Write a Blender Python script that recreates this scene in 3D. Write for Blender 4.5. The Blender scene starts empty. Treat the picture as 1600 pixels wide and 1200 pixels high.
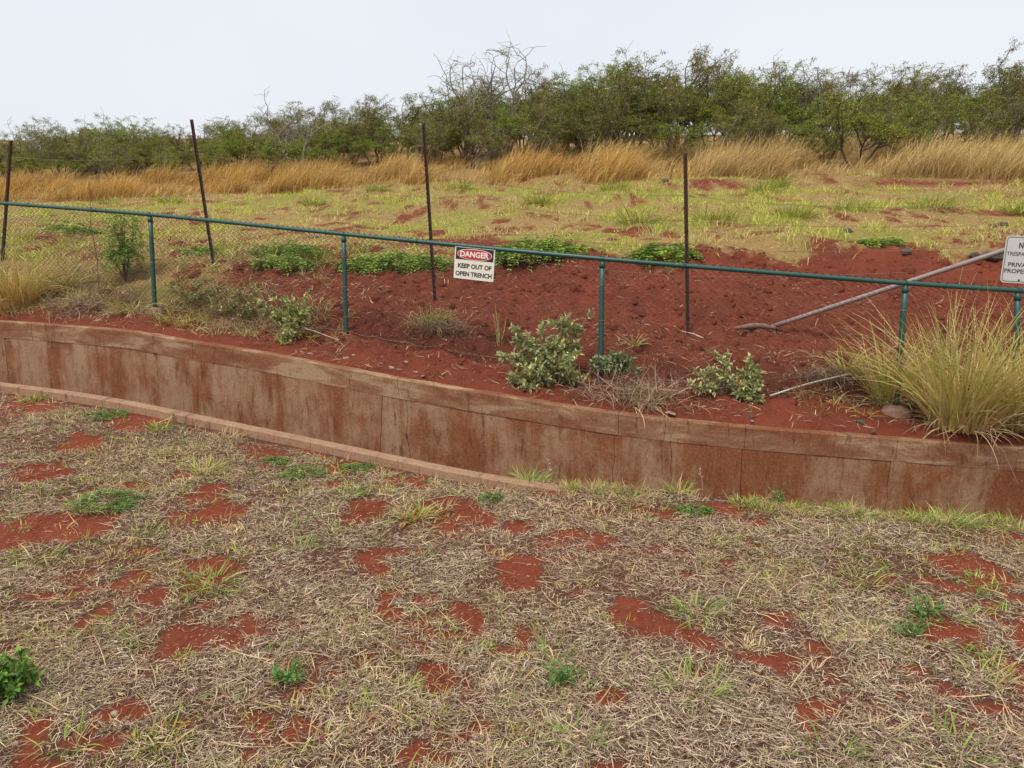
import bpy, math, random
import numpy as np
from mathutils import Vector, Matrix

# ------------------------------------------------------------------ camera, sky, sun, exposure
SC = bpy.context.scene
COL = SC.collection
R = math.radians
EYE = 1.6
PITCH = 9.0
F = 1109.0                       # focal length in pixels of the 1600 px wide photograph
cam_d = bpy.data.cameras.new('camera'); cam = bpy.data.objects.new('camera', cam_d); COL.objects.link(cam)
cam.location = (0, 0, EYE); cam.rotation_euler = (R(90 - PITCH), 0, 0)
cam_d.sensor_fit = 'HORIZONTAL'; cam_d.sensor_width = 36; cam_d.lens = 36 * F / 1600
cam_d.clip_start = 0.05; cam_d.clip_end = 2000
SC.camera = cam

SUN_EL, SUN_AZ = 58, 215         # azimuth clockwise from +Y: behind the camera, to the left
W = bpy.data.worlds.new('World'); SC.world = W; W.use_nodes = True
wn = W.node_tree.nodes; wl = W.node_tree.links
for n in list(wn): wn.remove(n)
wo = wn.new('ShaderNodeOutputWorld'); wa = wn.new('ShaderNodeAddShader')
b1 = wn.new('ShaderNodeBackground'); b2 = wn.new('ShaderNodeBackground')
sky = wn.new('ShaderNodeTexSky'); sky.sky_type = 'NISHITA'; sky.sun_disc = False
sky.sun_elevation = R(SUN_EL); sky.sun_rotation = R(SUN_AZ); sky.dust_density = 6; sky.air_density = 1.0
hs = wn.new('ShaderNodeHueSaturation'); hs.inputs['Saturation'].default_value = 0.35
wl.new(sky.outputs[0], hs.inputs['Color']); wl.new(hs.outputs[0], b1.inputs[0]); b1.inputs[1].default_value = 0.05
# a thin even overcast veil
wtc = wn.new('ShaderNodeTexCoord'); wns = wn.new('ShaderNodeTexNoise'); wns.inputs['Scale'].default_value = 2.2
wns.inputs['Detail'].default_value = 3
wcr = wn.new('ShaderNodeValToRGB')
wcr.color_ramp.elements[0].position = .3; wcr.color_ramp.elements[0].color = (.775, .815, .875, 1)
wcr.color_ramp.elements[1].position = .7; wcr.color_ramp.elements[1].color = (.855, .885, .93, 1)
wl.new(wtc.outputs['Generated'], wns.inputs['Vector']); wl.new(wns.outputs[0], wcr.inputs[0])
wl.new(wcr.outputs[0], b2.inputs[0]); b2.inputs[1].default_value = 0.60
wl.new(b1.outputs[0], wa.inputs[0]); wl.new(b2.outputs[0], wa.inputs[1]); wl.new(wa.outputs[0], wo.inputs[0])

sd = bpy.data.lights.new('sun', 'SUN'); sun = bpy.data.objects.new('sun', sd); COL.objects.link(sun)
sd.energy = 1.5; sd.angle = R(11); sd.color = (1, .95, .88)
sv = Vector((math.sin(R(SUN_AZ)) * math.cos(R(SUN_EL)), math.cos(R(SUN_AZ)) * math.cos(R(SUN_EL)), math.sin(R(SUN_EL))))
sun.rotation_euler = sv.to_track_quat('Z', 'Y').to_euler(); sun.location = (0, 0, 20)
SC.view_settings.view_transform = 'Standard'; SC.view_settings.look = 'None'
SC.view_settings.exposure = 0.42; SC.view_settings.gamma = 1; SC.view_settings.use_curve_mapping = False

rng = np.random.default_rng(7)
random.seed(7)

# ------------------------------------------------------------------ helpers: noise, pixels, meshes
def _h(ix, iy, s):
    n = (ix.astype(np.int64) * 374761393 + iy.astype(np.int64) * 668265263 + s * 982451653) & 0xffffffff
    n = ((n ^ (n >> 13)) * 1274126177) & 0xffffffff
    n = (n ^ (n >> 16)) & 0xffff
    return n / 65535.0
def vnoise(x, y, s=0):
    x = np.asarray(x, float); y = np.asarray(y, float)
    ix = np.floor(x); iy = np.floor(y); fx = x - ix; fy = y - iy
    ux = fx * fx * (3 - 2 * fx); uy = fy * fy * (3 - 2 * fy)
    a = _h(ix, iy, s); b = _h(ix + 1, iy, s); c = _h(ix, iy + 1, s); d = _h(ix + 1, iy + 1, s)
    return (a * (1 - ux) + b * ux) * (1 - uy) + (c * (1 - ux) + d * ux) * uy
def fbm(x, y, s=0, o=4):
    v = 0; a = .5; t = 0
    for k in range(o):
        v = v + a * vnoise(np.asarray(x) * 2 ** k + 13.7 * k, np.asarray(y) * 2 ** k - 7.3 * k, s + k); t += a; a *= .5
    return v / t
def sst(a, b, x):
    t = np.clip((x - a) / (b - a), 0, 1); return t * t * (3 - 2 * t)

cp, sp = math.cos(R(PITCH)), math.sin(R(PITCH))
def pt(px, py, Y):
    """the place at distance Y in front of the viewer that the photograph shows at pixel (px, py)"""
    u = (px - 800) / F; v = (600 - py) / F
    d = (u, cp + v * sp, -sp + v * cp); k = Y / d[1]
    return np.array((d[0] * k, Y, EYE + d[2] * k))

def link(o, parent=None):
    COL.objects.link(o)
    if parent is not None: o.parent = parent
    return o
def tag(o, label=None, cat=None, group=None, kind=None):
    if label: o['label'] = label
    if cat: o['category'] = cat
    if group: o['group'] = group
    if kind: o['kind'] = kind
    return o
def empty(name, loc=(0, 0, 0), rz=0):
    o = bpy.data.objects.new(name, None); o.empty_display_size = .2
    o.location = tuple(float(a) for a in loc); o.rotation_euler = (0, 0, rz); COL.objects.link(o); return o

class MB:
    """collects vertices, faces and colours, then links them as one mesh object"""
    def __init__(s): s.v = []; s.q = []; s.t = []; s.c = []; s.n = 0
    def add(s, v, quads=None, tris=None, col=None):
        v = np.asarray(v, float).reshape(-1, 3)
        if quads is not None and len(quads): s.q.append(np.asarray(quads, int).reshape(-1, 4) + s.n)
        if tris is not None and len(tris): s.t.append(np.asarray(tris, int).reshape(-1, 3) + s.n)
        if col is None: col = np.ones((len(v), 3))
        col = np.asarray(col, float)
        if col.ndim == 1: col = np.tile(col, (len(v), 1))
        s.v.append(v); s.c.append(col); s.n += len(v)
    def mesh(s, name, mat, smooth=False):
        me = bpy.data.meshes.new(name)
        v = np.concatenate(s.v); c = np.concatenate(s.c)
        q = np.concatenate(s.q) if s.q else np.zeros((0, 4), int)
        t = np.concatenate(s.t) if s.t else np.zeros((0, 3), int)
        me.vertices.add(len(v)); me.vertices.foreach_set('co', v.astype(np.float32).ravel())
        me.loops.add(q.size + t.size); me.loops.foreach_set('vertex_index', np.concatenate([q.ravel(), t.ravel()]).astype(np.int32))
        me.polygons.add(len(q) + len(t))
        me.polygons.foreach_set('loop_start', np.concatenate([np.arange(len(q)) * 4, len(q) * 4 + np.arange(len(t)) * 3]).astype(np.int32))
        me.polygons.foreach_set('use_smooth', np.full(len(q) + len(t), bool(smooth)))
        at = me.attributes.new('Col', 'FLOAT_COLOR', 'POINT')
        at.data.foreach_set('color', np.concatenate([c, np.ones((len(c), 1))], 1).astype(np.float32).ravel())
        me.update(calc_edges=True); me.materials.append(mat); return me
    def build(s, name, mat, parent=None, smooth=False):
        return link(bpy.data.objects.new(name, s.mesh(name, mat, smooth)), parent)
    # shapes
    def box(s, x0, x1, y0, y1, z0, z1, col=None):
        v = [(x, y, z) for z in (z0, z1) for y in (y0, y1) for x in (x0, x1)]
        s.add(v, [(0, 2, 3, 1), (4, 5, 7, 6), (0, 1, 5, 4), (2, 6, 7, 3), (0, 4, 6, 2), (1, 3, 7, 5)], col=col)
    def tube(s, pts, r, k=6, col=None, cap=True):
        pts = np.asarray(pts, float); n = len(pts); r = np.broadcast_to(np.asarray(r, float), (n,))
        t = np.gradient(pts, axis=0); t /= np.linalg.norm(t, axis=1, keepdims=True) + 1e-12
        ref = np.array((0, 0, 1.)) if abs(t[:, 2]).mean() < .8 else np.array((0, 1., 0))
        a = np.cross(t, ref); a /= np.linalg.norm(a, axis=1, keepdims=True) + 1e-12
        b = np.cross(t, a)
        th = np.arange(k) * 2 * math.pi / k
        v = pts[:, None] + r[:, None, None] * (a[:, None] * np.cos(th)[None, :, None] + b[:, None] * np.sin(th)[None, :, None])
        i = np.arange(n - 1)[:, None] * k; j = np.arange(k)[None]; j2 = (j + 1) % k
        q = np.stack([i + j, i + k + j, i + k + j2, i + j2], -1).reshape(-1, 4)
        tr = []
        if cap:
            for m in range(1, k - 1): tr += [(0, m, m + 1), ((n - 1) * k, (n - 1) * k + m + 1, (n - 1) * k + m)]
        s.add(v.reshape(-1, 3), q, tr, col)
    def lathe(s, prof, k=12, col=None, c=(0, 0, 0)):
        prof = np.asarray(prof, float); n = len(prof); th = np.arange(k) * 2 * math.pi / k
        v = np.stack([prof[:, 0:1] * np.cos(th), prof[:, 0:1] * np.sin(th), np.repeat(prof[:, 1:2], k, 1)], -1) + np.array(c)
        i = np.arange(n - 1)[:, None] * k; j = np.arange(k)[None]; j2 = (j + 1) % k
        s.add(v.reshape(-1, 3), np.stack([i + j, i + j2, i + k + j2, i + k + j], -1).reshape(-1, 4), None, col)

def blades(mb, P, az, e0, bend, L, Wd, S=3, tw=0., daz=0., col=(1, 1, 1), tip=None):
    """thin tapering leaf strips: base points, heading, start elevation, total bend, length, width"""
    P = np.asarray(P, float).reshape(-1, 3); N = len(P)
    f = lambda a: np.broadcast_to(np.asarray(a, float), (N,))
    az, e0, bend, L, Wd, tw, daz = map(f, (az, e0, bend, L, Wd, tw, daz))
    p = P.copy(); V = np.zeros((N, 2 * S + 1, 3)); C = np.zeros((N, 2 * S + 1, 3))
    col = np.broadcast_to(np.asarray(col, float), (N, 3)); tip = col if tip is None else np.broadcast_to(np.asarray(tip, float), (N, 3))
    for k in range(S + 1):
        u = k / S
        e = e0 - bend * u; a = az + daz * u
        d = np.stack([np.cos(e) * np.cos(a), np.cos(e) * np.sin(a), np.sin(e)], 1)
        h = np.stack([-np.sin(a), np.cos(a), 0 * a], 1); nn = np.cross(d, h)
        w = (np.cos(tw)[:, None] * h + np.sin(tw)[:, None] * nn) * (Wd * .5 * (1 - u ** 1.6 * .9) * (1 if k else .7))[:, None]
        cc = col * (1 - u) + tip * u
        if k < S:
            V[:, 2 * k] = p - w; V[:, 2 * k + 1] = p + w; C[:, 2 * k] = cc; C[:, 2 * k + 1] = cc
        else:
            V[:, 2 * S] = p; C[:, 2 * S] = cc
        p = p + d * (L / S)[:, None]
    b = (np.arange(N) * (2 * S + 1))[:, None]
    q = np.concatenate([b + np.array([2 * k, 2 * k + 1, 2 * k + 3, 2 * k + 2]) for k in range(S - 1)]) if S > 1 else []
    mb.add(V.reshape(-1, 3), q, b + np.array([2 * S - 2, 2 * S - 1, 2 * S]), C.reshape(-1, 3))

def leaves(mb, P, D, L, Wd, col, up=None):
    """lens-shaped leaves folded along the midrib: base, direction, length, width"""
    P = np.asarray(P, float).reshape(-1, 3); N = len(P); D = np.asarray(D, float)
    D = D / (np.linalg.norm(D, axis=1, keepdims=True) + 1e-9)
    L = np.broadcast_to(np.asarray(L, float), (N,))[:, None]; Wd = np.broadcast_to(np.asarray(Wd, float), (N,))[:, None]
    rv = rng.normal(size=(N, 3)) * .5 + np.array((0, 0, 1.)) if up is None else up
    h = np.cross(D, rv); h /= np.linalg.norm(h, axis=1, keepdims=True) + 1e-9
    n = np.cross(h, D)
    V = np.stack([P, P + D * L * .45 + h * Wd * .5 + n * Wd * .15, P + D * L - n * L * .12, P + D * L * .45 - h * Wd * .5 + n * Wd * .15], 1)
    col = np.broadcast_to(np.asarray(col, float), (N, 3))
    b = (np.arange(N) * 4)[:, None]
    mb.add(V.reshape(-1, 3), None, np.concatenate([b + np.array([0, 1, 2]), b + np.array([0, 2, 3])]), np.repeat(col, 4, 0))

def pick(cols, n, jit=.15, p=None):
    cols = np.asarray(cols, float); i = rng.choice(len(cols), n, p=p)
    return np.clip(cols[i] * (1 + rng.normal(0, jit, (n, 1))) * (1 + rng.normal(0, .04, (n, 3))), .004, .9)

# ------------------------------------------------------------------ materials
def new_mat(name):
    m = bpy.data.materials.new(name); m.use_nodes = True; nt = m.node_tree
    return m, nt, nt.nodes['Principled BSDF'], nt.nodes['Material Output']
def nd(nt, t, **kw):
    n = nt.nodes.new(t)
    for k, v in kw.items():
        if k.startswith('i_'): n.inputs[int(k[2:]) if k[2:].isdigit() else k[2:].replace('_', ' ')].default_value = v
        else: setattr(n, k, v)
    return n
def noise(nt, vec, scale, detail=4, rough=.55, dist=0):
    n = nd(nt, 'ShaderNodeTexNoise'); n.inputs['Scale'].default_value = scale; n.inputs['Detail'].default_value = detail
    n.inputs['Roughness'].default_value = rough; n.inputs['Distortion'].default_value = dist
    if vec is not None: nt.links.new(vec, n.inputs['Vector'])
    return n.outputs[0]
def ramp(nt, fac, stops):
    r = nd(nt, 'ShaderNodeValToRGB'); e = r.color_ramp.elements
    while len(e) < len(stops): e.new(.5)
    for k, (p, c) in enumerate(stops):
        e[k].position = p; e[k].color = tuple(c) + (1,) if not np.isscalar(c) else (c, c, c, 1)
    nt.links.new(fac, r.inputs[0]); return r.outputs[0]
def mix(nt, fac, a, b, mode='MIX'):
    m = nd(nt, 'ShaderNodeMix', data_type='RGBA', blend_type=mode)
    for sck, v in ((m.inputs[0], fac), (m.inputs[6], a), (m.inputs[7], b)):
        if hasattr(v, 'is_linked'): nt.links.new(v, sck)
        elif np.isscalar(v): sck.default_value = v
        else: sck.default_value = tuple(v) + (1,)
    return m.outputs[2]
def mth(nt, op, a, b=0.):
    m = nd(nt, 'ShaderNodeMath', operation=op)
    for sck, v in ((m.inputs[0], a), (m.inputs[1], b)):
        if hasattr(v, 'is_linked'): nt.links.new(v, sck)
        else: sck.default_value = v
    return m.outputs[0]
def bump(nt, bs, h, strength=.5, dist=.01):
    b = nd(nt, 'ShaderNodeBump'); b.inputs['Strength'].default_value = strength; b.inputs['Distance'].default_value = dist
    nt.links.new(h, b.inputs['Height']); nt.links.new(b.outputs[0], bs.inputs['Normal'])

def leaf_mat(name, trans=.3, rough=.6):
    m, nt, bs, out = new_mat(name)
    a = nd(nt, 'ShaderNodeAttribute', attribute_name='Col')
    nt.links.new(a.outputs['Color'], bs.inputs['Base Color']); bs.inputs['Roughness'].default_value = rough
    bs.inputs['Specular IOR Level'].default_value = .25
    if trans:
        t = nd(nt, 'ShaderNodeBsdfTranslucent'); mx = nd(nt, 'ShaderNodeMixShader'); mx.inputs[0].default_value = trans
        nt.links.new(a.outputs['Color'], t.inputs[0]); nt.links.new(bs.outputs[0], mx.inputs[1]); nt.links.new(t.outputs[0], mx.inputs[2])
        nt.links.new(mx.outputs[0], out.inputs[0])
    return m
M = {}
M['straw'] = leaf_mat('dry_straw', .12, .75)
M['grass'] = leaf_mat('grass_blade', .3, .55)
M['leaf'] = leaf_mat('leaf', .25, .5)
M['bark'] = leaf_mat('bark', 0, .9)

def soil_mat(name, rich, thatch):
    m, nt, bs, out = new_mat(name)
    co = nd(nt, 'ShaderNodeTexCoord').outputs['Object']
    a = nd(nt, 'ShaderNodeAttribute', attribute_name='Col').outputs['Color']
    sep = nd(nt, 'ShaderNodeSeparateColor'); nt.links.new(a, sep.inputs[0])
    n1 = noise(nt, co, 1.7, 6, .65); n4 = noise(nt, co, 7, 5, .7); n2 = noise(nt, co, 38, 6, .7); n3 = noise(nt, co, 170, 3, .7)
    soil = mix(nt, ramp(nt, n1, [(.3, 0), (.7, 1)]), (rich[0] * .5, rich[1] * .62, rich[2] * .75), [c * 1.15 for c in rich])
    soil = mix(nt, ramp(nt, n4, [(.48, 0), (.72, .55)]), soil, (rich[0] * 1.25, rich[1] * 1.9, rich[2] * 2.1))
    soil = mix(nt, ramp(nt, n2, [(.35, 0), (.75, 1)]), soil, [rich[0] * 1.35, rich[1] * 1.6, rich[2] * 1.7])
    soil = mix(nt, ramp(nt, n3, [(.62, 0), (.72, .55)]), soil, (.05, .014, .009))
    th = mix(nt, n2, [c * .55 for c in thatch], [c * 1.35 for c in thatch])
    th = mix(nt, ramp(nt, n3, [(.45, 0), (.65, 1)]), th, [c * 1.7 for c in thatch])
    edge = mth(nt, 'ADD', mth(nt, 'ADD', sep.outputs[0], mth(nt, 'MULTIPLY', mth(nt, 'SUBTRACT', n2, .5), .9)), mth(nt, 'MULTIPLY', mth(nt, 'SUBTRACT', n4, .5), 1.3))
    c = mix(nt, ramp(nt, edge, [(.25, 0), (.8, 1)]), soil, th)
    g = mth(nt, 'ADD', sep.outputs[1], mth(nt, 'MULTIPLY', mth(nt, 'SUBTRACT', n2, .5), .8))
    c = mix(nt, ramp(nt, g, [(.35, 0), (.95, .75)]), c, (.23, .21, .055))
    nt.links.new(c, bs.inputs['Base Color']); bs.inputs['Roughness'].default_value = .95; bs.inputs['Specular IOR Level'].default_value = .1
    bump(nt, bs, mth(nt, 'ADD', n2, mth(nt, 'MULTIPLY', n3, .5)), .7, .02)
    return m
RED = (.185, .034, .0155)
M['soil'] = soil_mat('red_soil_with_thatch', (.185, .039, .0185), (.095, .043, .027))
M['bank'] = soil_mat('red_soil_bank', (.155, .035, .018), (.235, .155, .062))

def concrete_mat(name, kind):
    m, nt, bs, out = new_mat(name)
    uv = nd(nt, 'ShaderNodeUVMap').outputs[0]
    def mp(sx, sy, ox=0):
        n = nd(nt, 'ShaderNodeMapping'); n.inputs['Scale'].default_value = (sx, sy, 1); n.inputs['Location'].default_value = (ox, 0, 0)
        nt.links.new(uv, n.inputs[0]); return n.outputs[0]
    sepx = nd(nt, 'ShaderNodeSeparateXYZ'); nt.links.new(uv, sepx.inputs[0])
    pale = mix(nt, noise(nt, mp(1, 1), 1.3, 5, .6), (.35, .215, .12), (.45, .31, .19))
    pale = mix(nt, ramp(nt, noise(nt, mp(1, 1), 60, 4, .7), [(.4, 0), (.7, .5)]), pale, (.19, .125, .08))
    stain = mix(nt, noise(nt, mp(2.2, .9, 3), 2.5, 6, .65), (.14, .045, .017), (.29, .10, .04))
    if kind == 'panel':
        s = noise(nt, mp(.75, .22), 2.4, 8, .66, .5)
        s2 = noise(nt, mp(4, .45, 5), 2.5, 7, .7, .5)
        b = noise(nt, mp(1, 1.1, 9), 2.4, 8, .72, .4)
        f = mth(nt, 'ADD', mth(nt, 'MULTIPLY', s, .55), mth(nt, 'ADD', mth(nt, 'MULTIPLY', s2, .25), mth(nt, 'MULTIPLY', b, .35)))
        f = mth(nt, 'ADD', f, mth(nt, 'MULTIPLY', sepx.outputs[0], .0055))      # the clay wash is heavier downstream
        f = ramp(nt, f, [(.515, .10), (.585, .45), (.605, .62), (.66, .97)])
    elif kind == 'coping':
        s = noise(nt, mp(.55, 2.2), 3.2, 8, .68, .4)
        b = noise(nt, mp(.5, .5, 4), 1.0, 3, .6)
        f = mth(nt, 'ADD', mth(nt, 'MULTIPLY', s, .6), mth(nt, 'MULTIPLY', b, .42))
        f = ramp(nt, f, [(.45, .08), (.485, .55), (.51, .7), (.58, .97)])
        pale = mix(nt, .4, pale, (.42, .28, .16))
        stain = mix(nt, noise(nt, mp(2, 2, 3), 4, 7, .7), (.125, .042, .018), (.27, .098, .042))
    else:
        s = noise(nt, mp(1, 1), 5, 7, .68, .3)
        f = ramp(nt, s, [(.42, .25), (.62, .75)])
        stain = mix(nt, noise(nt, mp(3, 3), 6, 5, .6), (.24, .11, .065), (.34, .19, .125))
    c = mix(nt, f, pale, stain)
    d = noise(nt, mp(3.2, .6, 2), 4.5, 8, .75, .6)
    c = mix(nt, ramp(nt, d, [(.555, 0), (.64, .7)]), c, (.075, .03, .016))
    gr = noise(nt, mp(1.6, 1, 7), 34, 6, .75, .3)
    c = mix(nt, ramp(nt, gr, [(.34, .45), (.5, 0)]), c, (.095, .036, .018))
    c = mix(nt, ramp(nt, gr, [(.54, 0), (.70, .5)]), c, (.42, .26, .145))
    w = noise(nt, mp(2.0, 1.6, 20), 3.5, 8, .78, .8)
    c = mix(nt, ramp(nt, w, [(.655, 0), (.71, .5)]), c, (.42, .36, .29))
    nt.links.new(c, bs.inputs['Base Color']); bs.inputs['Roughness'].default_value = .9; bs.inputs['Specular IOR Level'].default_value = .2
    bump(nt, bs, mth(nt, 'ADD', noise(nt, mp(1, 1), 90, 5, .7), noise(nt, mp(1, 1), 9, 4, .6)), .7, .008)
    return m
M['panel'] = concrete_mat('stained_concrete_wall', 'panel')
M['coping'] = concrete_mat('stained_concrete_coping', 'coping')
M['kerb'] = concrete_mat('pinkish_concrete_kerb', 'kerb')

def simple_mat(name, c1, c2, scale=30, rough=.5, metal=0, rust=None, bumps=.2):
    m, nt, bs, out = new_mat(name)
    co = nd(nt, 'ShaderNodeTexCoord').outputs['Object']
    c = mix(nt, noise(nt, co, scale, 5, .65), c1, c2)
    if rust:
        c = mix(nt, ramp(nt, noise(nt, co, rust[1], 6, .7), [(rust[2], 0), (rust[2] + .1, 1)]), c, rust[0])
    nt.links.new(c, bs.inputs['Base Color']); bs.inputs['Roughness'].default_value = rough; bs.inputs['Metallic'].default_value = metal
    bump(nt, bs, noise(nt, co, scale * 3, 4, .6), bumps, .004)
    return m
M['green'] = simple_mat('green_painted_pipe', (.010, .060, .048), (.018, .085, .066), 9, .42, 0, ((.10, .062, .042), 11, .60))
M['wire'] = simple_mat('dark_green_vinyl_wire', (.005, .012, .010), (.010, .020, .017), 20, .5)
M['rust'] = simple_mat('rusty_steel', (.035, .014, .009), (.085, .034, .018), 35, .85, 0, ((.016, .010, .009), 18, .5), .6)
M['barb'] = simple_mat('rusty_wire', (.16, .10, .075), (.25, .17, .13), 30, .7)
M['galv'] = simple_mat('dusty_galvanised_pipe', (.22, .165, .15), (.31, .24, .22), 12, .55, .1, ((.24, .12, .085), 9, .58))
M['galv2'] = simple_mat('galvanised_steel', (.38, .36, .37), (.52, .50, .50), 14, .45, .3, ((.23, .13, .09), 9, .6))
M['stone'] = simple_mat('dark_lava_stone', (.045, .036, .032), (.12, .095, .08), 25, .9, 0, ((.15, .04, .022), 10, .56), .8)
M['chip'] = simple_mat('broken_concrete', (.30, .19, .13), (.42, .30, .23), 25, .9, 0, ((.20, .06, .03), 12, .55), .6)
M['footing'] = simple_mat('footing_concrete', (.24, .13, .085), (.36, .22, .16), 18, .95, 0, ((.19, .05, .026), 8, .53), .8)
M['cream'] = simple_mat('cream_sign_board', (.72, .68, .56), (.78, .74, .62), 6, .5, 0, ((.55, .45, .33), 11, .68), .05)
M['ivory'] = simple_mat('ivory_ink', (.76, .72, .62), (.80, .76, .66), 9, .5, 0, None, .02)
M['ink'] = simple_mat('black_ink', (.012, .012, .015), (.022, .022, .026), 20, .5, 0, None, .02)
M['fadedink'] = simple_mat('faded_black_ink', (.022, .02, .02), (.05, .045, .045), 60, .6, 0, ((.40, .38, .34), 90, .60), .02)
M['red'] = simple_mat('red_ink', (.46, .022, .035), (.52, .034, .045), 9, .5, 0, None, .02)
M['signgrey'] = simple_mat('weathered_white_sign', (.46, .45, .41), (.56, .55, .50), 9, .45, 0, ((.40, .36, .30), 14, .62), .05)
M['deadwood'] = simple_mat('dead_wood', (.13, .075, .05), (.26, .17, .12), 22, .95, 0, None, .8)
M['cane'] = simple_mat('pale_dry_cane', (.46, .37, .27), (.60, .50, .39), 14, .7)
M['channel'] = simple_mat('silted_channel_floor', (.15, .045, .025), (.24, .10, .06), 3, .95)

# ------------------------------------------------------------------ the lie of the land
GX = np.linspace(-60, 60, 2401)
def smooth(a, n):
    k = np.ones(n) / n; return np.convolve(np.pad(a, n, mode='edge'), k, 'same')[n:-n]
def row(pxs, ext=9.0, sm=9):
    P = np.array([pt(*p) for p in pxs]); o = np.argsort(P[:, 0]); P = P[o]
    sl = (P[1] - P[0]) / (P[1, 0] - P[0, 0]); sr = (P[-1] - P[-2]) / (P[-1, 0] - P[-2, 0])
    L_ = P[0] - sl * ext * np.array((1, .8, .5)); L_[0] = P[0, 0] - ext
    R_ = P[-1] + sr * ext * np.array((1, .8, .5)); R_[0] = P[-1, 0] + ext
    P = np.vstack([L_, P, R_])
    return smooth(np.interp(GX, P[:, 0], P[:, 1]), sm), smooth(np.interp(GX, P[:, 0], P[:, 2]), sm)
rowB = row([(0, 501, 8.7), (200, 516, 8.02), (275, 530, 7.8), (400, 549, 7.45), (625, 592, 6.95), (800, 620, 6.62), (900, 637, 6.45),
            (1000, 650, 6.3), (1165, 667, 6.15), (1403, 685, 5.95), (1600, 700, 5.75)], 9, 15)
rowF = row([(242, 488, 8.8), (541, 533, 7.95), (938, 600, 7.0), (1400, 641, 6.5), (1590, 652, 6.32)])
rowR = row([(2, 402, 10.8), (333, 414, 10.2), (678, 467, 9.0), (1073, 521, 8.2), (1500, 520, 8.0)], 9, 25)
rowC = row([(0, 376, 12.6), (330, 388, 11.6), (600, 405, 10.8), (850, 399, 10.5), (1100, 393, 10.3), (1350, 386, 10.3), (1600, 384, 10.3)], 9, 25)
rowG = row([(0, 320, 24), (300, 308, 23), (500, 298, 21.5), (800, 288, 20), (1200, 280, 18.5), (1600, 275, 17.5)], 12, 41)
rowT = row([(0, 285, 33), (300, 272, 30), (600, 262, 27), (800, 258, 25.5), (1200, 250, 24), (1600, 248, 23.5)], 12, 41)
rowK = row([(0, 596, 7.0), (175, 619, 6.45), (500, 686, 5.63), (637, 714.5, 5.3), (772, 743, 4.97), (1000, 774, 4.6), (1200, 797, 4.37), (1400, 813, 4.22), (1600, 826, 4.12)], 9, 21)
FR = [rowB, rowF, rowR, rowC, rowG, rowT]
for k in range(1, len(FR)):
    FR[k] = (np.maximum(FR[k][0], FR[k - 1][0] + .3), FR[k][1])
FR.append((FR[-1][0] + 25, FR[-1][1] + 2.9 + 2.7 * sst(-17, -4, GX))); FR.append((np.full_like(GX, 500), FR[-1][1] + 12))
FR = [(r[0], r[1]) for r in FR]
gi = lambda r, X: np.interp(X, GX, r)
def H_far0(X, Y):
    z = gi(FR[0][1], X); ya = gi(FR[0][0], X)
    for k in range(1, len(FR)):
        yb = gi(FR[k][0], X); z = z + np.clip((Y - ya) / (yb - ya), 0, 1) * (gi(FR[k][1], X) - gi(FR[k - 1][1], X)); ya = yb
    return z
def H_far(X, Y):
    X = np.asarray(X, float); Y = np.asarray(Y, float)
    z = (H_far0(X, Y - .12) + H_far0(X, Y) * 2 + H_far0(X, Y + .12)) / 4
    s = Y - gi(FR[0][0], X)
    bank = sst(.1, .5, s) * (1 - sst(0, 1.5, Y - gi(FR[3][0], X)))
    z = z + bank * ((fbm(X * 1.1, Y * 1.1, 3, 3) - .5) * .30 + (fbm(X * 7, Y * 7, 5, 4) - .5) * .15 + np.abs(fbm(X * 12, Y * 12, 6, 3) - .5) * -.10 + .02)
    z = z + sst(.2, 1, s) * (1 - bank) * (fbm(X * .6, Y * .6, 8, 4) - .5) * .35 * sst(0, 3, Y - gi(FR[3][0], X))
    return z
def edge_off(X): return -.07 + .10 * sst(-.25, .75, X)
def H_near(X, Y):
    X = np.asarray(X, float); Y = np.asarray(Y, float)
    yk = gi(rowK[0], X) - .02; zk = gi(rowK[1], X) + edge_off(X)
    t = np.clip((Y - 1.6) / (yk - 1.6), 0, 1)
    z = 0 * X + t * zk
    z = z + (fbm(X * .8, Y * .8, 21, 3) - .5) * .10 * np.clip(t * (1 - t) * 4, 0, 1) + (fbm(X * 5, Y * 5, 25, 3) - .5) * .035 * np.clip((1 - t) * 6, .25, 1)
    return z
def hit(px, py, H, y0=1.5, y1=60):
    Y = np.concatenate([np.arange(y0, 14, .02), np.arange(14, y1, .1)]); u = (px - 800) / F; v = (600 - py) / F
    d = np.array((u, cp + v * sp, -sp + v * cp)); k = Y / d[1]; X = d[0] * k; Z = EYE + d[2] * k
    h = H(X, Y); b = np.nonzero(Z < h)[0]
    i = b[0] if len(b) else len(Y) - 1
    return np.array((X[i], Y[i], h[i]))
def hit_far(px, py):
    u = (px - 800) / F; v = (600 - py) / F
    Y = np.concatenate([np.arange(5, 14, .02), np.arange(14, 60, .1)]); X = u * Y / (cp + v * sp); Z = EYE + (-sp + v * cp) / (cp + v * sp) * Y
    h = np.where(Y < gi(FR[0][0], X) + .05, -99, H_far(X, Y)); b = np.nonzero(Z < h)[0]
    i = b[0] if len(b) else len(Y) - 1
    return np.array((X[i], Y[i], h[i]))
hit_near = lambda px, py: hit(px, py, H_near, 1.5, 8)

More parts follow.
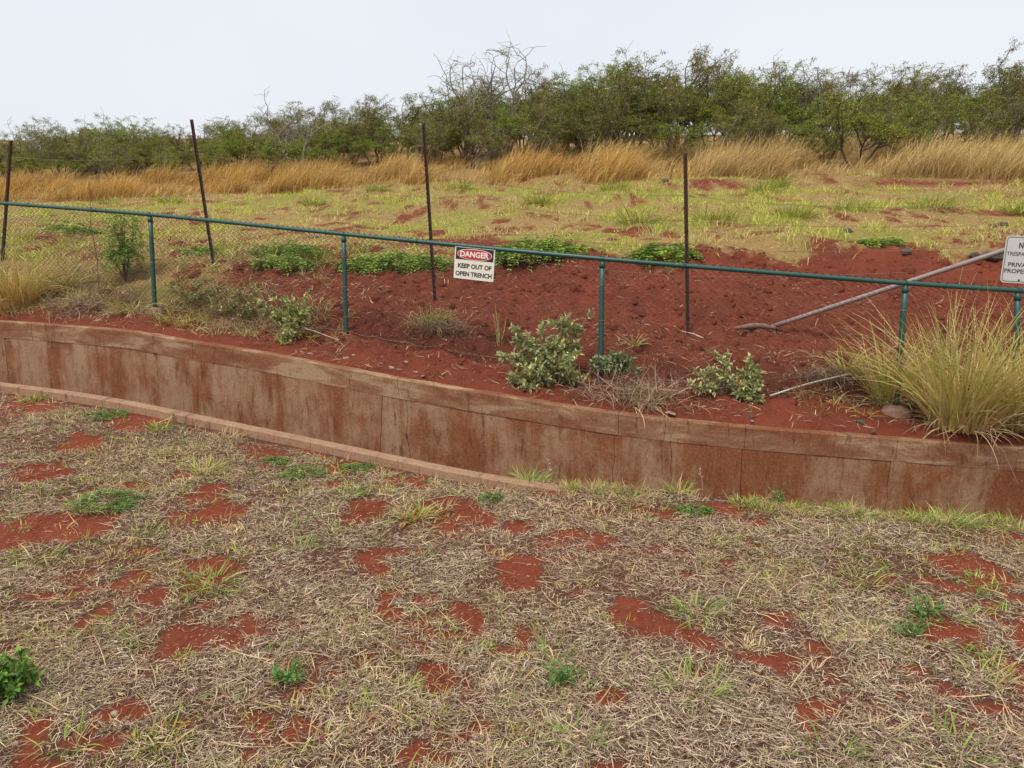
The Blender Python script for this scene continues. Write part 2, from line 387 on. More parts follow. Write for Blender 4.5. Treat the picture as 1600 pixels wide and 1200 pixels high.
# bare soil patches of the foreground: the place and the size of each one
PATCH = [(40, 632, 70, 13), (60, 735, 60, 10), (300, 795, 70, 20), (190, 870, 30, 11), (110, 912, 45, 13), (295, 890, 64, 13), (222, 945, 20, 36), (310, 958, 34, 13),
         (345, 1000, 70, 17), (390, 985, 30, 10), (210, 1040, 32, 14), (200, 1095, 34, 26), (215, 1145, 40, 14), (30, 1175, 70, 22), (400, 1160, 60, 22), (370, 1120, 30, 12),
         (495, 1078, 30, 14), (545, 1112, 26, 11), (420, 705, 44, 13), (490, 768, 34, 10), (555, 803, 46, 17), (730, 812, 52, 22), (615, 873, 38, 11), (600, 945, 30, 12),
         (690, 972, 54, 17), (622, 1000, 26, 8), (690, 1082, 36, 16), (720, 1150, 54, 9), (640, 1192, 64, 9), (930, 848, 60, 22), (1010, 980, 60, 18), (1050, 1000, 70, 18),
         (1150, 808, 46, 14), (1080, 890, 44, 13), (1190, 850, 40, 10), (1200, 1000, 55, 14), (1260, 1030, 55, 13), (1240, 1080, 34, 12), (1150, 1108, 22, 12),
         (1380, 1060, 34, 9), (1465, 1050, 44, 14), (1440, 910, 64, 10), (1540, 942, 74, 15), (1590, 1000, 50, 22), (1570, 1110, 70, 30), (1450, 1120, 54, 11),
         (1480, 862, 44, 9), (1590, 850, 40, 12), (880, 770, 30, 8), (1000, 790, 60, 8), (700, 800, 20, 9), (560, 1050, 16, 7), (780, 1040, 30, 10), (440, 1200, 70, 14)]
PW = []
for (a, b, rx, ry) in PATCH:
    c = hit_near(a, b); k = math.hypot(c[1], EYE - c[2]); PW.append((c[0], c[1], rx * k / F * 1.0, max(.05, ry * k * k / (F * (EYE - c[2])))))
def bare(X, Y):
    X = np.asarray(X, float); Y = np.asarray(Y, float)
    wx = X + (fbm(X * 4, Y * 4, 41, 5) - .5) * .8; wy = Y + (fbm(X * 4, Y * 4, 47, 5) - .5) * .8
    m = np.zeros_like(X)
    for (a, b, rx, ry) in PW:
        m = np.maximum(m, 1 - sst(.35, 1.6, np.sqrt(((wx - a) / rx) ** 2 + ((wy - b) / ry) ** 2)))
    m = m * (1 - .6 * sst(.56, .70, fbm(X * 7.5, Y * 7.5, 37, 3)))
    return np.clip(np.maximum(m, sst(.63, .70, fbm(X * 2.1, Y * 2.1, 33, 4)) * .9), 0, 1)

def sheet(name, X, Y, Z, mat, col):
    n, m = X.shape; i = np.arange(n - 1)[:, None] * m; j = np.arange(m - 1)[None]
    q = np.stack([i + j, i + j + 1, i + m + j + 1, i + m + j], -1).reshape(-1, 4)
    mb = MB(); mb.add(np.stack([X, Y, Z], -1).reshape(-1, 3), q, None, col.reshape(-1, 3))
    o = mb.build(name, mat, None, True); tag(o, kind='structure'); return o

# near ground: from behind the viewer to the edge of the channel
xs = np.concatenate([np.linspace(-60, -9, 20)[:-1], np.arange(-9, 6, .035), np.linspace(6, 60, 20)])
ts = np.concatenate([np.linspace(-30, 1.2, 12)[:-1], np.arange(0, 1.0001, 1 / 170.)])
X = np.tile(xs, (len(ts), 1)); yk = gi(rowK[0], xs) + np.where(xs > .1, .02, -.03) + (fbm(xs * 4, xs * 0, 9, 3) - .5) * .10 * sst(.1, .6, xs)
Y = np.array([np.full_like(xs, t) if i < 11 else 1.2 + t * (yk - 1.2) for i, t in enumerate(ts)])
Z = H_near(X, Y); br = bare(X, Y)
# the last row turns down over the edge into the channel
X = np.vstack([X, xs[None]]); Y = np.vstack([Y, Y[-1:] + .05]); Z = np.vstack([Z, Z[-1:] - .22]); br = np.vstack([br, br[-1:] * 0 + 1])
near_veg = 1 - br
sheet('near_ground', X, Y, Z, M['soil'], np.stack([near_veg, 0 * br, 0 * br], -1))

# the bank, the field and the hill behind
def far_masks(X, Y):
    yC = gi(FR[3][0], X); yR = gi(FR[2][0], X); yF = gi(FR[1][0], X)
    nz = fbm(X * 1.3, Y * 1.3, 51, 4)
    field = sst(-.5, .4, Y - yC + (nz - .5) * 2.2)
    left = sst(-3.2, -5.2, X + (nz - .5) * 3) * .9 * sst(-.1, .5, Y - yF)
    veg = np.maximum(field, left)
    pz = fbm(X * .8 + 3, Y * .9, 61, 5)
    veg = veg * (1 - sst(.60, .76, pz) * .75 * (1 - sst(9, 12, Y - yC)))
    veg = veg * (1 - .75 * sst(.55, .70, fbm(X * 3.1, Y * 2.6, 67, 4)))
    yG = gi(FR[4][0], X)
    veg = veg * (1 - sst(-1.6, -.7, Y - yG) * (1 - sst(-.3, .1, Y - yG)) * sst(4, 9, X) * .8 * sst(.35, .6, fbm(X * .7, Y * 2, 63, 3)))
    gr = veg * sst(.32, .66, fbm(X * .8, Y * .8, 71, 4)) * (1 - sst(-1, 1, Y - yG) * .8)
    return veg, gr
ss = np.concatenate([np.arange(0, 5.6, .036), 5.6 + np.geomspace(.08, 460, 75)])
xs = np.concatenate([np.linspace(-60, -11, 40)[:-1], np.arange(-11, 8, .038), np.linspace(8, 60, 44)])
X = np.tile(xs, (len(ss), 1)); yB = gi(FR[0][0], xs)
Y = yB[None] + .07 + (fbm(xs * 5, xs * 0, 15, 3) - .5)[None] * .07 * (ss[:, None] < .3) + ss[:, None]
Z = H_far(X, Y); s0 = ss[:, None]
Z = Z + np.where(s0 < .25, -.035 + .05 * (s0 / .12).clip(0, 1) + (fbm(X * 9, Y * 9, 19, 3) - .5) * .03, .015 * (1 - sst(.25, .6, s0)))
va, gr = far_masks(X, Y)
wid = 1 + sst(30, 60, Y) * 8
X = X * wid
sheet('hillside_ground', X, Y, Z, M['bank'], np.stack([va * .9, gr, 0 * gr], -1))

# ------------------------------------------------------------------ the drainage channel: far wall, near kerb, floor
sB = np.stack([GX, gi(FR[0][0], GX), gi(FR[0][1], GX)], 1)
sB = sB[(GX > -24) & (GX < 20)]
arc = np.concatenate([[0], np.cumsum(np.linalg.norm(np.diff(sB[:, :2], axis=0), axis=1))])
s_of_x = lambda x: np.interp(x, sB[:, 0], arc)
def on_wall(s):
    p = np.stack([np.interp(s, arc, sB[:, k]) for k in range(3)], -1)
    q = np.stack([np.interp(s + .05, arc, sB[:, k]) - np.interp(s - .05, arc, sB[:, k]) for k in range(2)], -1)
    q /= np.linalg.norm(q, axis=-1, keepdims=True); return p, q
def px_to_s(px, py=600):
    # where the wall's edge shows at this pixel column
    u = (sB[:, 0]) / (sB[:, 1] * cp - (sB[:, 2] - EYE) * sp) * F + 800
    return np.interp(px, u, arc)
S0 = px_to_s(0)
def wall_piece(name, parent, mat, s0, s1, top, bot, front, back, jag0=0., jag1=0., slant0=0., slant1=0., seed=0, tilt=0.):
    """one cast piece: a closed block that follows the wall's line from s0 to s1"""
    n = max(3, int((s1 - s0) / .09)); m = max(3, int((top - bot) / .09)); 
    hv = np.concatenate([[top, top - .014], np.linspace(top - .05, bot, m - 1)]); m = len(hv); uu = np.linspace(0, 1, n)
    e0 = s0 + slant0 * (top - hv) + jag0 * (fbm(hv * 9, hv * 0 + seed * 1.7, 5, 3) - .5)
    e1 = s1 + slant1 * (top - hv) + jag1 * (fbm(hv * 9, hv * 0 + (seed + 1) * 1.7, 5, 3) - .5)
    Sg = e0[:, None] * (1 - uu)[None] + e1[:, None] * uu[None]
    Hg = np.tile(hv[:, None], (1, n))
    p, t = on_wall(Sg); nrm = np.stack([t[..., 1], -t[..., 0]], -1)      # towards the viewer
    def lay(off, rough):
        d = off + rough * (fbm(Sg * 3, Hg * 3 + seed, 31, 4) - .5)
        return np.stack([p[..., 0] + nrm[..., 0] * d, p[..., 1] + nrm[..., 1] * d, p[..., 2] + Hg], -1)
    A = lay(front, .012); B = lay(back, 0)
    if front > -.005 and top > -.01: A[0] += np.concatenate([-nrm[0] * .010, np.full((n, 1), 0)], 1)        # worn arris
    V = np.concatenate([A.reshape(-1, 3), B.reshape(-1, 3)]); N = n * m
    i = np.arange(m - 1)[:, None] * n; j = np.arange(n - 1)[None]
    fr = np.stack([i + j, i + n + j, i + n + j + 1, i + j + 1], -1).reshape(-1, 4)
    q = [fr, fr[:, ::-1] + N]
    j = np.arange(n - 1); q.append(np.stack([j, j + 1, N + j + 1, N + j], -1)); jb = (m - 1) * n + j; q.append(np.stack([jb, N + jb, N + jb + 1, jb + 1], -1))
    i = np.arange(m - 1) * n; q.append(np.stack([i, N + i, N + i + n, i + n], -1)); i2 = i + n - 1; q.append(np.stack([i2, i2 + n, N + i2 + n, N + i2], -1))
    q = np.concatenate(q); mb = MB(); mb.add(V, q); o = mb.build(name, mat, parent, False)
    uvl = o.data.uv_layers.new(name='UVMap')
    UV = np.stack([np.concatenate([Sg.ravel(), Sg.ravel() + .1]) - S0 + seed * 0, np.concatenate([Hg.ravel(), Hg.ravel() + .13])], -1)
    li = np.zeros(len(o.data.loops), np.int32); o.data.loops.foreach_get('vertex_index', li)
    uvl.data.foreach_set('uv', UV[li].astype(np.float32).ravel())
    return o
wall = empty('channel_wall', (0, 0, 0))
tag(wall, 'rust-stained concrete channel wall curving across the picture below the fence', 'wall')
cj = [px_to_s(x) for x in (-420, 48, 300, 621, 967, 1040, 1165, 1403, 1800)]; cj = [cj[0] - 6] + cj + [cj[-1] + 3]
CH = .205
for k in range(len(cj) - 1):
    jg = .05 if k in (4, 6) else .012
    wall_piece('coping', wall, M['coping'], cj[k] + .0018, cj[k + 1] - .0018, 0, -CH, 0, -.20, jg, .05 if k + 1 in (4, 6) else .012, 0, 0, k)
pj = [px_to_s(x) for x in (-420, 3, 275, 596, 633, 962, 1050, 1162, 1397, 1800)]; pj = [pj[0] - 6] + pj + [pj[-1] + 3]
SL = [0, 0, 0, 0, -.07, .04, -.02, 0, -.01, -.05, 0, 0]
JG = [0, .01, .01, .02, .01, .09, .05, .08, .03, .06, .01, 0]
for k in range(len(pj) - 1):
    wall_piece('wall_panel', wall, M['panel'], pj[k] + .0022, pj[k + 1] - .0022, -CH - .002, -2.1, -.003 - .002 * (k % 3), -.22, JG[k], JG[k + 1], SL[k], SL[k + 1], 20 + k)
# backing behind the joints so that they read as dark, dirt-filled gaps
bk = wall_piece('backing', wall, M['channel'], cj[0] + .02, cj[-1] - .02, -.03, -2.05, -.045, -.19, 0, 0, 0, 0, 60)

# near kerb
kX = np.linspace(-22, 14, 1500); kP = np.stack([kX, gi(rowK[0], kX), gi(rowK[1], kX)], 1)
karc = np.concatenate([[0], np.cumsum(np.linalg.norm(np.diff(kP[:, :2], axis=0), axis=1))])
kerb = empty('channel_kerb'); tag(kerb, 'narrow pinkish concrete kerb along the near edge of the channel', 'kerb')
def kerb_piece(s0, s1, seed):
    n = max(4, int((s1 - s0) / .07)); s = np.linspace(s0, s1, n)
    p = np.stack([np.interp(s, karc, kP[:, k]) for k in range(3)], -1)
    t = np.stack([np.interp(s + .08, karc, kP[:, k]) - np.interp(s - .08, karc, kP[:, k]) for k in range(2)], -1); t /= np.linalg.norm(t, axis=1, keepdims=True)
    nr = np.stack([t[:, 1], -t[:, 0]], 1)
    prof = [(.0, -1.9), (0, -.012), (.004, -.003), (.012, 0), (.045, .001), (.07, .0), (.10, -.003), (.108, -.010), (.112, -.6)]
    ch = (fbm(s * 1.1, s * 0 + 3, 77, 2) - .5)
    V = np.stack([np.concatenate([p[:, :2] + nr * (d + (ch[:, None] * .006 if d > .09 else 0)), (p[:, 2] + h + (ch * .003 if -.1 < h else 0))[:, None]], 1) for (d, h) in prof], 1)
    m = len(prof); i = np.arange(n - 1)[:, None] * m; j = np.arange(m - 1)[None]
    q = np.stack([i + j, i + j + 1, i + m + j + 1, i + m + j], -1).reshape(-1, 4)
    mb = MB(); mb.add(V.reshape(-1, 3), q); 
    e = (n - 1) * m
    mb.q.append(np.array([[0, 8, 7, 1], [e, e + 1, e + 7, e + 8]])); mb.t.append(np.array([[1, 7, 4], [e + 1, e + 4, e + 7]]))
    o = mb.build('kerb_segment', M['kerb'], kerb, False)
    uvl = o.data.uv_layers.new(name='UVMap'); pl = np.array(prof); pl = np.concatenate([[0], np.cumsum(np.linalg.norm(np.diff(pl, axis=0), axis=1))]); UV = np.stack([np.tile(s[:, None], (1, m)).ravel(), np.tile(pl, n)], -1)
    li = np.zeros(len(o.data.loops), np.int32); o.data.loops.foreach_get('vertex_index', li); uvl.data.foreach_set('uv', UV[li].astype(np.float32).ravel())
ku = kP[:, 0] / (kP[:, 1] * cp - (kP[:, 2] - EYE) * sp) * F + 800
kj = [0.] + [float(np.interp(x, ku, karc)) for x in (-500, -60, 178, 460, 640, 900, 1200, 1450, 1800)] + [float(karc[-1])]
for k in range(len(kj) - 1): kerb_piece(kj[k] + .001, kj[k + 1] - .001, k)
# floor of the channel
xf = np.linspace(-24, 18, 80)
V0 = np.stack([xf, gi(rowK[0], xf) - .05, gi(rowK[1], xf) - 1.45], 1); V1 = np.stack([xf, gi(FR[0][0], xf) + .1, np.minimum(gi(rowK[1], xf), gi(FR[0][1], xf)) - 1.45], 1)
mb = MB(); mb.add(np.concatenate([V0, V1]), [(i, i + 1, 80 + i + 1, 80 + i) for i in range(79)]); tag(mb.build('channel_floor', M['channel']), kind='structure')

# ------------------------------------------------------------------ green chain-link fence
fence = empty('chain_link_fence'); tag(fence, 'green chain-link fence with pipe rail and posts above the channel wall', 'fence')
POSTS = [((-170, 452), (-165, 305), 9.95), ((242, 487), (235, 335), 8.8), ((541, 532), (537, 366), 7.95), ((938, 600), (942, 405), 7.0), ((1400, 641), (1415, 443), 6.5), ((1588, 650), (1592, 454), 6.32),
         ((1960, 690), (1990, 480), 6.05)]
tops = []; feet = []
for (fx, fy), (tx, ty), Yp in POSTS:
    a = pt(fx, fy, Yp); b = pt(tx, ty, Yp); feet.append(a); tops.append(b)
tops = np.array(tops); feet = np.array(feet)
tx = np.concatenate([[tops[0, 0] - 6], tops[:, 0]]); ty_ = np.concatenate([[tops[0, 1] + 1.5], tops[:, 1]]); tz = np.concatenate([[tops[0, 2] + .1], tops[:, 2]])
frx = np.linspace(tx[0], tx[-1], 900)
fry = smooth(np.interp(frx, tx, ty_), 61); frz = smooth(np.interp(frx, tx, tz), 61)
frz[:1] = frz[1]
RAIL = np.stack([frx, fry, frz], 1)[8:-8]
rarc = np.concatenate([[0], np.cumsum(np.linalg.norm(np.diff(RAIL, axis=0), axis=1))])
def on_rail(s): return np.stack([np.interp(s, rarc, RAIL[:, k]) for k in range(3)], -1)
def rail_dir(s):
    d = on_rail(s + .1) - on_rail(s - .1); return d / np.linalg.norm(d, axis=-1, keepdims=True)
mb = MB(); mb.tube(RAIL[::6], .0225, 10); rail = mb.build('top_rail', M['green'], fence, True)
for x in (-5.2, -1.05, 1.6, 5.2):                                     # rail couplings
    s = np.interp(x, RAIL[:, 0], rarc); mb = MB(); mb.tube(on_rail(np.linspace(s - .06, s + .06, 4)), .0255, 10); mb.build('rail_sleeve', M['green'], rail, True)
for k, (a, b, P) in enumerate(zip(feet, tops, POSTS)):
    gz = float(H_far(a[0], a[1])); rt = on_rail(np.interp(b[0], RAIL[:, 0], rarc))
    top = np.array((b[0], rt[1] + .0, rt[2] - .012)); bot = np.array((a[0], a[1], min(a[2], gz) - .12))
    mb = MB(); mb.tube(np.linspace(bot, top - (0, 0, .02), 6), .0255, 12); post = mb.build('post', M['green'], fence, True)
    mb = MB(); d = top - bot; d /= np.linalg.norm(d)
    ring = [top + d * .012 + .027 * (math.cos(t) * rail_dir(np.interp(b[0], RAIL[:, 0], rarc)) * .45 * 2 * 0 + np.array((0, math.cos(t), math.sin(t)))) for t in np.linspace(0, 2 * math.pi, 13)]
    mb.tube(ring, .007, 6); mb.tube(np.linspace(top - d * .075, top - d * .01, 3), [.029, .029, .022], 12); mb.build('loop_cap', M['green'], post, True)
    for h in (.30, .56, .82):
        c = bot + d * (np.linalg.norm(top - bot) * h); mb = MB()
        mb.tube([c + .029 * np.array((math.cos(t), math.sin(t), 0)) for t in np.linspace(0, 2 * math.pi, 11)], .0035, 5); mb.build('tie_wire', M['barb'], post)
    # lump of footing concrete
    g = np.array((a[0], a[1], min(a[2], gz + .02))); mb = MB(); prof = [(.115, -.12), (.125, -.03), (.105, .02), (.07, .045), (.03, .05), (0.001, .05)]
    mb.lathe(prof, 14); v = mb.v[0]; 
    r = 1 + (fbm(np.arctan2(v[:, 1], v[:, 0]) * 1.3 + k * 9, v[:, 2] * 12, 91, 3) - .5) * .7; v[:, :2] *= r[:, None]; v[:, 2] += (fbm(v[:, 0] * 18, v[:, 1] * 18, 95 + k, 3) - .5) * .03
    mb.v[0] = v + g; mb.build('footing', M['footing'], post, True)
for s in np.arange(.25, rarc[-1], .62):                               # wire ties round the rail
    if on_rail(s)[0] < -9: continue
    mb = MB(); c = on_rail(s); mb.tube([c + .0262 * np.array((0, math.cos(t), math.sin(t))) for t in np.linspace(0, 2 * math.pi, 11)], .0028, 5); mb.build('rail_tie', M['green'], rail)
# diamond mesh: every wire zigzags down; bottom follows the soil, knuckles stand above the rail
mb = MB(); pitch = .071; dz = .062
s_all = np.arange(0.1, rarc[-1] - .1, pitch)
FX = np.array([f_[0] for f_ in feet]); FYr = feet[:, 1]
for k, s in enumerate(s_all):
    c = on_rail(s)
    if c[0] < -9.5: continue
    fy = np.interp(c[0], GX, FR[1][0]); gz = float(H_far(c[0], c[1])); bz = max(gz + .02, c[2] - 1.17)
    n = int((c[2] + .035 - bz) / (dz / 2)); zz = c[2] + .032 - np.arange(n + 1) * dz / 2
    off = np.where(np.arange(n + 1) % 2 == 0, -.5, .5) * pitch * 1.02
    wob = (fbm(np.full(n + 1, s) * .8, zz * 1.5, 101, 2) - .5) * .06 * np.clip((c[2] - zz) / .5, 0, 1)
    d = rail_dir(s)
    pts = np.stack([c[0] + d[0] * off, c[1] + d[1] * off + .026 + wob + np.where(np.arange(n + 1) % 2 == 0, .0025, -.0025), zz + d[2] * off], 1)
    mb.tube(pts, .0042, 4, None, False)
mesh_o = mb.build('wire_mesh', M['wire'], fence)
s = np.linspace(.3, rarc[-1] - .2, 160); c = on_rail(s); zb = np.maximum(H_far(c[:, 0], c[:, 1]) + .05, c[:, 2] - 1.12)
mb = MB(); mb.tube(np.stack([c[:, 0], c[:, 1] + .012, zb], 1), .003, 5); mb.build('tension_wire', M['barb'], fence)

# ------------------------------------------------------------------ old wire fence on rusty stakes
old = empty('wire_fence'); tag(old, 'old wire fence on tall rusty steel stakes along the red bank', 'fence')
TP = [((4, 415), (18, 220), 10.8), ((333, 416), (298, 187), 10.2), ((678, 470), (660, 192), 9.0), ((1073, 524), (1069, 239), 8.2)]
tp = []
for (a, b), (c, d), Yp in TP:
    p0 = pt(a, b, Yp); p1 = pt(c, d, Yp); g = float(H_far(p0[0], p0[1])); dd = (p1 - p0) / np.linalg.norm(p1 - p0)
    p0 = p0 + dd * ((g - .15 - p0[2]) / dd[2]); tp.append((p0, p1)); Lp = np.linalg.norm(p1 - p0)
    z = Vector(dd); q = z.to_track_quat('Z', 'Y').to_matrix(); mb = MB(); rot = np.array(q)
    n = 22; hz = np.linspace(0, Lp, n)
    for (x0, x1, y0, y1) in ((-.024, .024, -.003, .003), (-.0035, .0035, .0032, .034)):
        mb.box(x0, x1, y0, y1, 0, Lp)
    for h in np.arange(.35, Lp - .03, .055): mb.box(-.007, .007, -.010, -.0031, h, h + .022)          # studs
    for i in range(len(mb.v)): mb.v[i] = mb.v[i] @ rot.T + p0
    mb.build('post', M['rust'], old)
ends = [np.array((tp[0][0][0] - 4, tp[0][0][1] + .6, tp[0][0][2])) ] + [a for a, b in tp] + [np.array((5.4, 8.0, H_far(5.4, 8.0)))]
dirs = [np.array((0, 0, 1.))] + [(b - a) / np.linalg.norm(b - a) for a, b in tp] + [np.array((0, 0, 1.))]
for h, sag in ((.80, .03), (1.12, .05), (1.42, .04), (1.70, .07)):
    P = []
    for k in range(len(ends) - 1):
        a = ends[k] + dirs[k] * h; b = ends[k + 1] + dirs[k + 1] * (h if k < len(ends) - 2 else h * .75)
        for t in np.linspace(0, 1, 14)[:-1]: P.append(a * (1 - t) + b * t - np.array((0, 0, sag * 4 * t * (1 - t))))
    mb = MB(); mb.tube(np.array(P), .0021, 4); 
    for p in P[::2]: mb.tube([p + (-.01, -.008, -.012), p + (.01, .008, .012)], .0016, 4)
    mb.build('barbed_wire', M['barb'], old)

# ------------------------------------------------------------------ signs
def text_mesh(body, width, height, mat, parent, name, x, z, y, bold=.0, depth=.0012):
    cu = bpy.data.curves.new(name, 'FONT'); cu.body = body; cu.size = 1; cu.align_x = 'CENTER'; cu.offset = bold; cu.extrude = .02; cu.resolution_u = 3
    t = bpy.data.objects.new('tmp', cu); COL.objects.link(t); bpy.context.view_layer.update()
    me = bpy.data.meshes.new_from_object(t.evaluated_get(bpy.context.evaluated_depsgraph_get()))
    bpy.data.objects.remove(t); bpy.data.curves.remove(cu)
    n = len(me.vertices); v = np.zeros(n * 3, np.float32); me.vertices.foreach_get('co', v); v = v.reshape(-1, 3)
    mn, mx = v.min(0), v.max(0); o = np.zeros_like(v)
    o[:, 0] = ((v[:, 0] - mn[0]) / (mx[0] - mn[0]) - .5) * width + x; o[:, 2] = (v[:, 1] - mn[1]) / (mx[1] - mn[1]) * height + z
    o[:, 1] = y - (v[:, 2] - mn[2]) / (mx[2] - mn[2]) * depth
    me.vertices.foreach_set('co', o.ravel()); me.update(); me.name = name; me.materials.clear(); me.materials.append(mat)
    for p in me.polygons: p.use_smooth = False
    return link(bpy.data.objects.new(name, me), parent)
def rrect(mb, w, h, r, y0, y1, x0=0, z0=0, k=6):
    pts = []
    for (cx, cz, a0) in ((w / 2 - r, h / 2 - r, 0), (-w / 2 + r, h / 2 - r, 90), (-w / 2 + r, -h / 2 + r, 180), (w / 2 - r, -h / 2 + r, 270)):
        for i in range(k + 1): a = R(a0 + 90 * i / k); pts.append((cx + r * math.cos(a) + x0, cz + r * math.sin(a) + z0))
    n = len(pts); V = [(x, y0, z) for x, z in pts] + [(x, y1, z) for x, z in pts] + [(x0, y0, z0), (x0, y1, z0)]
    mb.add(V, [(i, n + i, n + (i + 1) % n, (i + 1) % n) for i in range(n)], [(2 * n, i, (i + 1) % n) for i in range(n)] + [(2 * n + 1, n + (i + 1) % n, n + i) for i in range(n)])
def ell(mb, a, b, y0, y1, x0, z0, k=48, p=2.0):
    th = np.linspace(0, 2 * math.pi, k, False); c, s_ = np.cos(th), np.sin(th)
    x = a * np.sign(c) * abs(c) ** (2 / p) + x0; z = b * np.sign(s_) * abs(s_) ** (2 / p) + z0
    V = [(x[i], y0, z[i]) for i in range(k)] + [(x[i], y1, z[i]) for i in range(k)] + [(x0, y0, z0), (x0, y1, z0)]
    mb.add(V, [(i, k + i, k + (i + 1) % k, (i + 1) % k) for i in range(k)], [(2 * k, i, (i + 1) % k) for i in range(k)] + [(2 * k + 1, k + (i + 1) % k, k + i) for i in range(k)])
# DANGER sign hung under the rail
xs_ = np.interp(742.5, RAIL[:, 0] / (RAIL[:, 1] * cp - (RAIL[:, 2] - EYE) * sp) * F + 800, np.arange(len(RAIL)))
sS = np.interp(xs_, np.arange(len(RAIL)), rarc); cR = on_rail(sS); dR = rail_dir(sS)
sw, sh = .445, .325
sg = empty('danger_sign', (0, 0, 0))
ex = Vector(dR); ez = Vector((-.03, -.05, 1)); ez = (ez - ex * ez.dot(ex)).normalized(); ey = ez.cross(ex)
sg.matrix_world = Matrix(((ex.x, ey.x, ez.x, cR[0] - .012), (ex.y, ey.y, ez.y, cR[1] - .006), (ex.z, ey.z, ez.z, cR[2] - .012 - sh / 2), (0, 0, 0, 1)))
tag(sg, 'cream sign with red oval DANGER, keep out of open trench, hanging on the fence rail', 'sign')
mb = MB(); rrect(mb, sw, sh, .006, -.002, .002); mb.build('board', M['cream'], sg)
mb = MB(); mb.box(-sw / 2 + .014, sw / 2 - .014, -.0035, -.0021, .036, sh / 2 - .004); mb.build('header', M['ink'], sg)
mb = MB(); ell(mb, .192, .0555, -.0048, -.0036, 0, .094, 48, 2.3); mb.build('oval_rim', M['ivory'], sg)
mb = MB(); ell(mb, .186, .050, -.0062, -.0049, 0, .094, 48, 2.3); mb.build('oval', M['red'], sg)
text_mesh('DANGER', .318, .060, M['ivory'], sg, 'lettering', 0, .065, -.0063, .034)
text_mesh('KEEP OUT OF', .375, .049, M['ink'], sg, 'lettering', .008, -.052, -.0021, .036)
text_mesh('OPEN TRENCH', .405, .049, M['ink'], sg, 'lettering', 0, -.133, -.0021, .036)
for x in (-sw / 2 + .012, sw / 2 - .012):
    mb = MB(); mb.tube([(x, .004, sh / 2 - .02), (x, -.012, sh / 2 - .012), (x, -.02, sh / 2 + .014), (x, .01, sh / 2 + .037), (x, .03, sh / 2 + .01), (x, .004, sh / 2 - .02)], .0015, 4); mb.build('tie', M['barb'], sg)

# galvanised post with brace and the no trespassing sign
gp = empty('brace_post', (0, 0, 0)); tag(gp, 'galvanised steel post with long pipe brace reaching down the red bank', 'post')
pb = pt(1606, 640, 6.95); pT = pt(1612, 352, 6.95); gz = float(H_far(pb[0], 6.95))
mb = MB(); mb.tube([np.array((pb[0], 6.95, gz - .3)), pT], .036, 14); pole = mb.build('pole', M['galv2'], gp, True)
mb = MB(); mb.lathe([(.040, -.03), (.0415, .0), (.040, .02), (.03, .04), (.012, .05), (.001, .052)], 14, None, tuple(pT)); mb.build('cap', M['galv2'], pole, True)
mb = MB(); mb.lathe([(.043, -.02), (.0435, -.02), (.0435, .02), (.0385, .02)], 14, None, tuple(pT - (0, 0, .11))); mb.box(pT[0] - .075, pT[0] - .035, 6.93, 6.945, pT[2] - .14, pT[2] - .09); mb.build('clamp', M['galv2'], pole)
ft = hit_far(1200, 512); e1 = pt(1600, 381, 6.97)
mb = MB(); d = e1 - ft; mb.tube(np.linspace(ft - d * .01 - (0, 0, .02), e1, 8), .026, 12); mb.build('brace', M['galv'], gp, True)
ns = empty('no_trespassing_sign'); nw, nh = .335, .445
cc = pt(1596.5, 406, 6.90); ns.location = tuple(cc); ns.rotation_euler = (R(-2), R(3.5), R(-6))
tag(ns, 'weathered off-white no trespassing private property sign at the right edge', 'sign')
mb = MB(); rrect(mb, nw, nh, .035, -.001, .001); mb.build('plate', M['signgrey'], ns)
# border line as a thin raised ring
mb = MB(); k = 7; 
def ring_pts(w, h, r):
    o = []
    for (cx, cz, a0) in ((w / 2 - r, h / 2 - r, 0), (-w / 2 + r, h / 2 - r, 90), (-w / 2 + r, -h / 2 + r, 180), (w / 2 - r, -h / 2 + r, 270)):
        for i in range(k): a = R(a0 + 90 * i / (k - 1)); o.append((cx + r * math.cos(a), -.0022, cz + r * math.sin(a)))
    return np.array(o)
o1, o2 = ring_pts(nw - .022, nh - .022, .028), ring_pts(nw - .034, nh - .034, .024); n = len(o1)
mb.add(np.concatenate([o1, o2]), [(i, (i + 1) % n, n + (i + 1) % n, n + i) for i in range(n)]); mb.build('border', M['fadedink'], ns)
text_mesh('NO', .088, .058, M['fadedink'], ns, 'lettering', 0, .105, -.0012, .03)
text_mesh('TRESPASSING', .288, .036, M['fadedink'], ns, 'lettering', 0, .035, -.0012, .012)
text_mesh('PRIVATE', .235, .041, M['fadedink'], ns, 'lettering', 0, -.070, -.0012, .02)
text_mesh('PROPERTY', .29, .041, M['fadedink'], ns, 'lettering', 0, -.130, -.0012, .02)
for z in (nh / 2 - .03, -nh / 2 + .03):
    mb = MB(); ell(mb, .009, .009, -.006, -.001, 0, z, 10); mb.build('bolt', M['rust'], ns)

# ------------------------------------------------------------------ plants: builders
STRAW = [(.56, .40, .20), (.46, .32, .17), (.34, .24, .14), (.64, .49, .27), (.26, .175, .11)]
GREEN = [(.24, .36, .05), (.32, .43, .07), (.17, .28, .04), (.40, .46, .09)]
YGRN = [(.38, .37, .085), (.46, .40, .11), (.30, .33, .06), (.52, .42, .16)]
TAN = [(.56, .40, .19), (.64, .49, .26), (.48, .33, .15), (.42, .28, .12)]
THATCH = [(.50, .38, .25), (.37, .27, .18), (.61, .475, .32), (.24, .16, .105), (.74, .59, .40), (.14, .082, .056)]

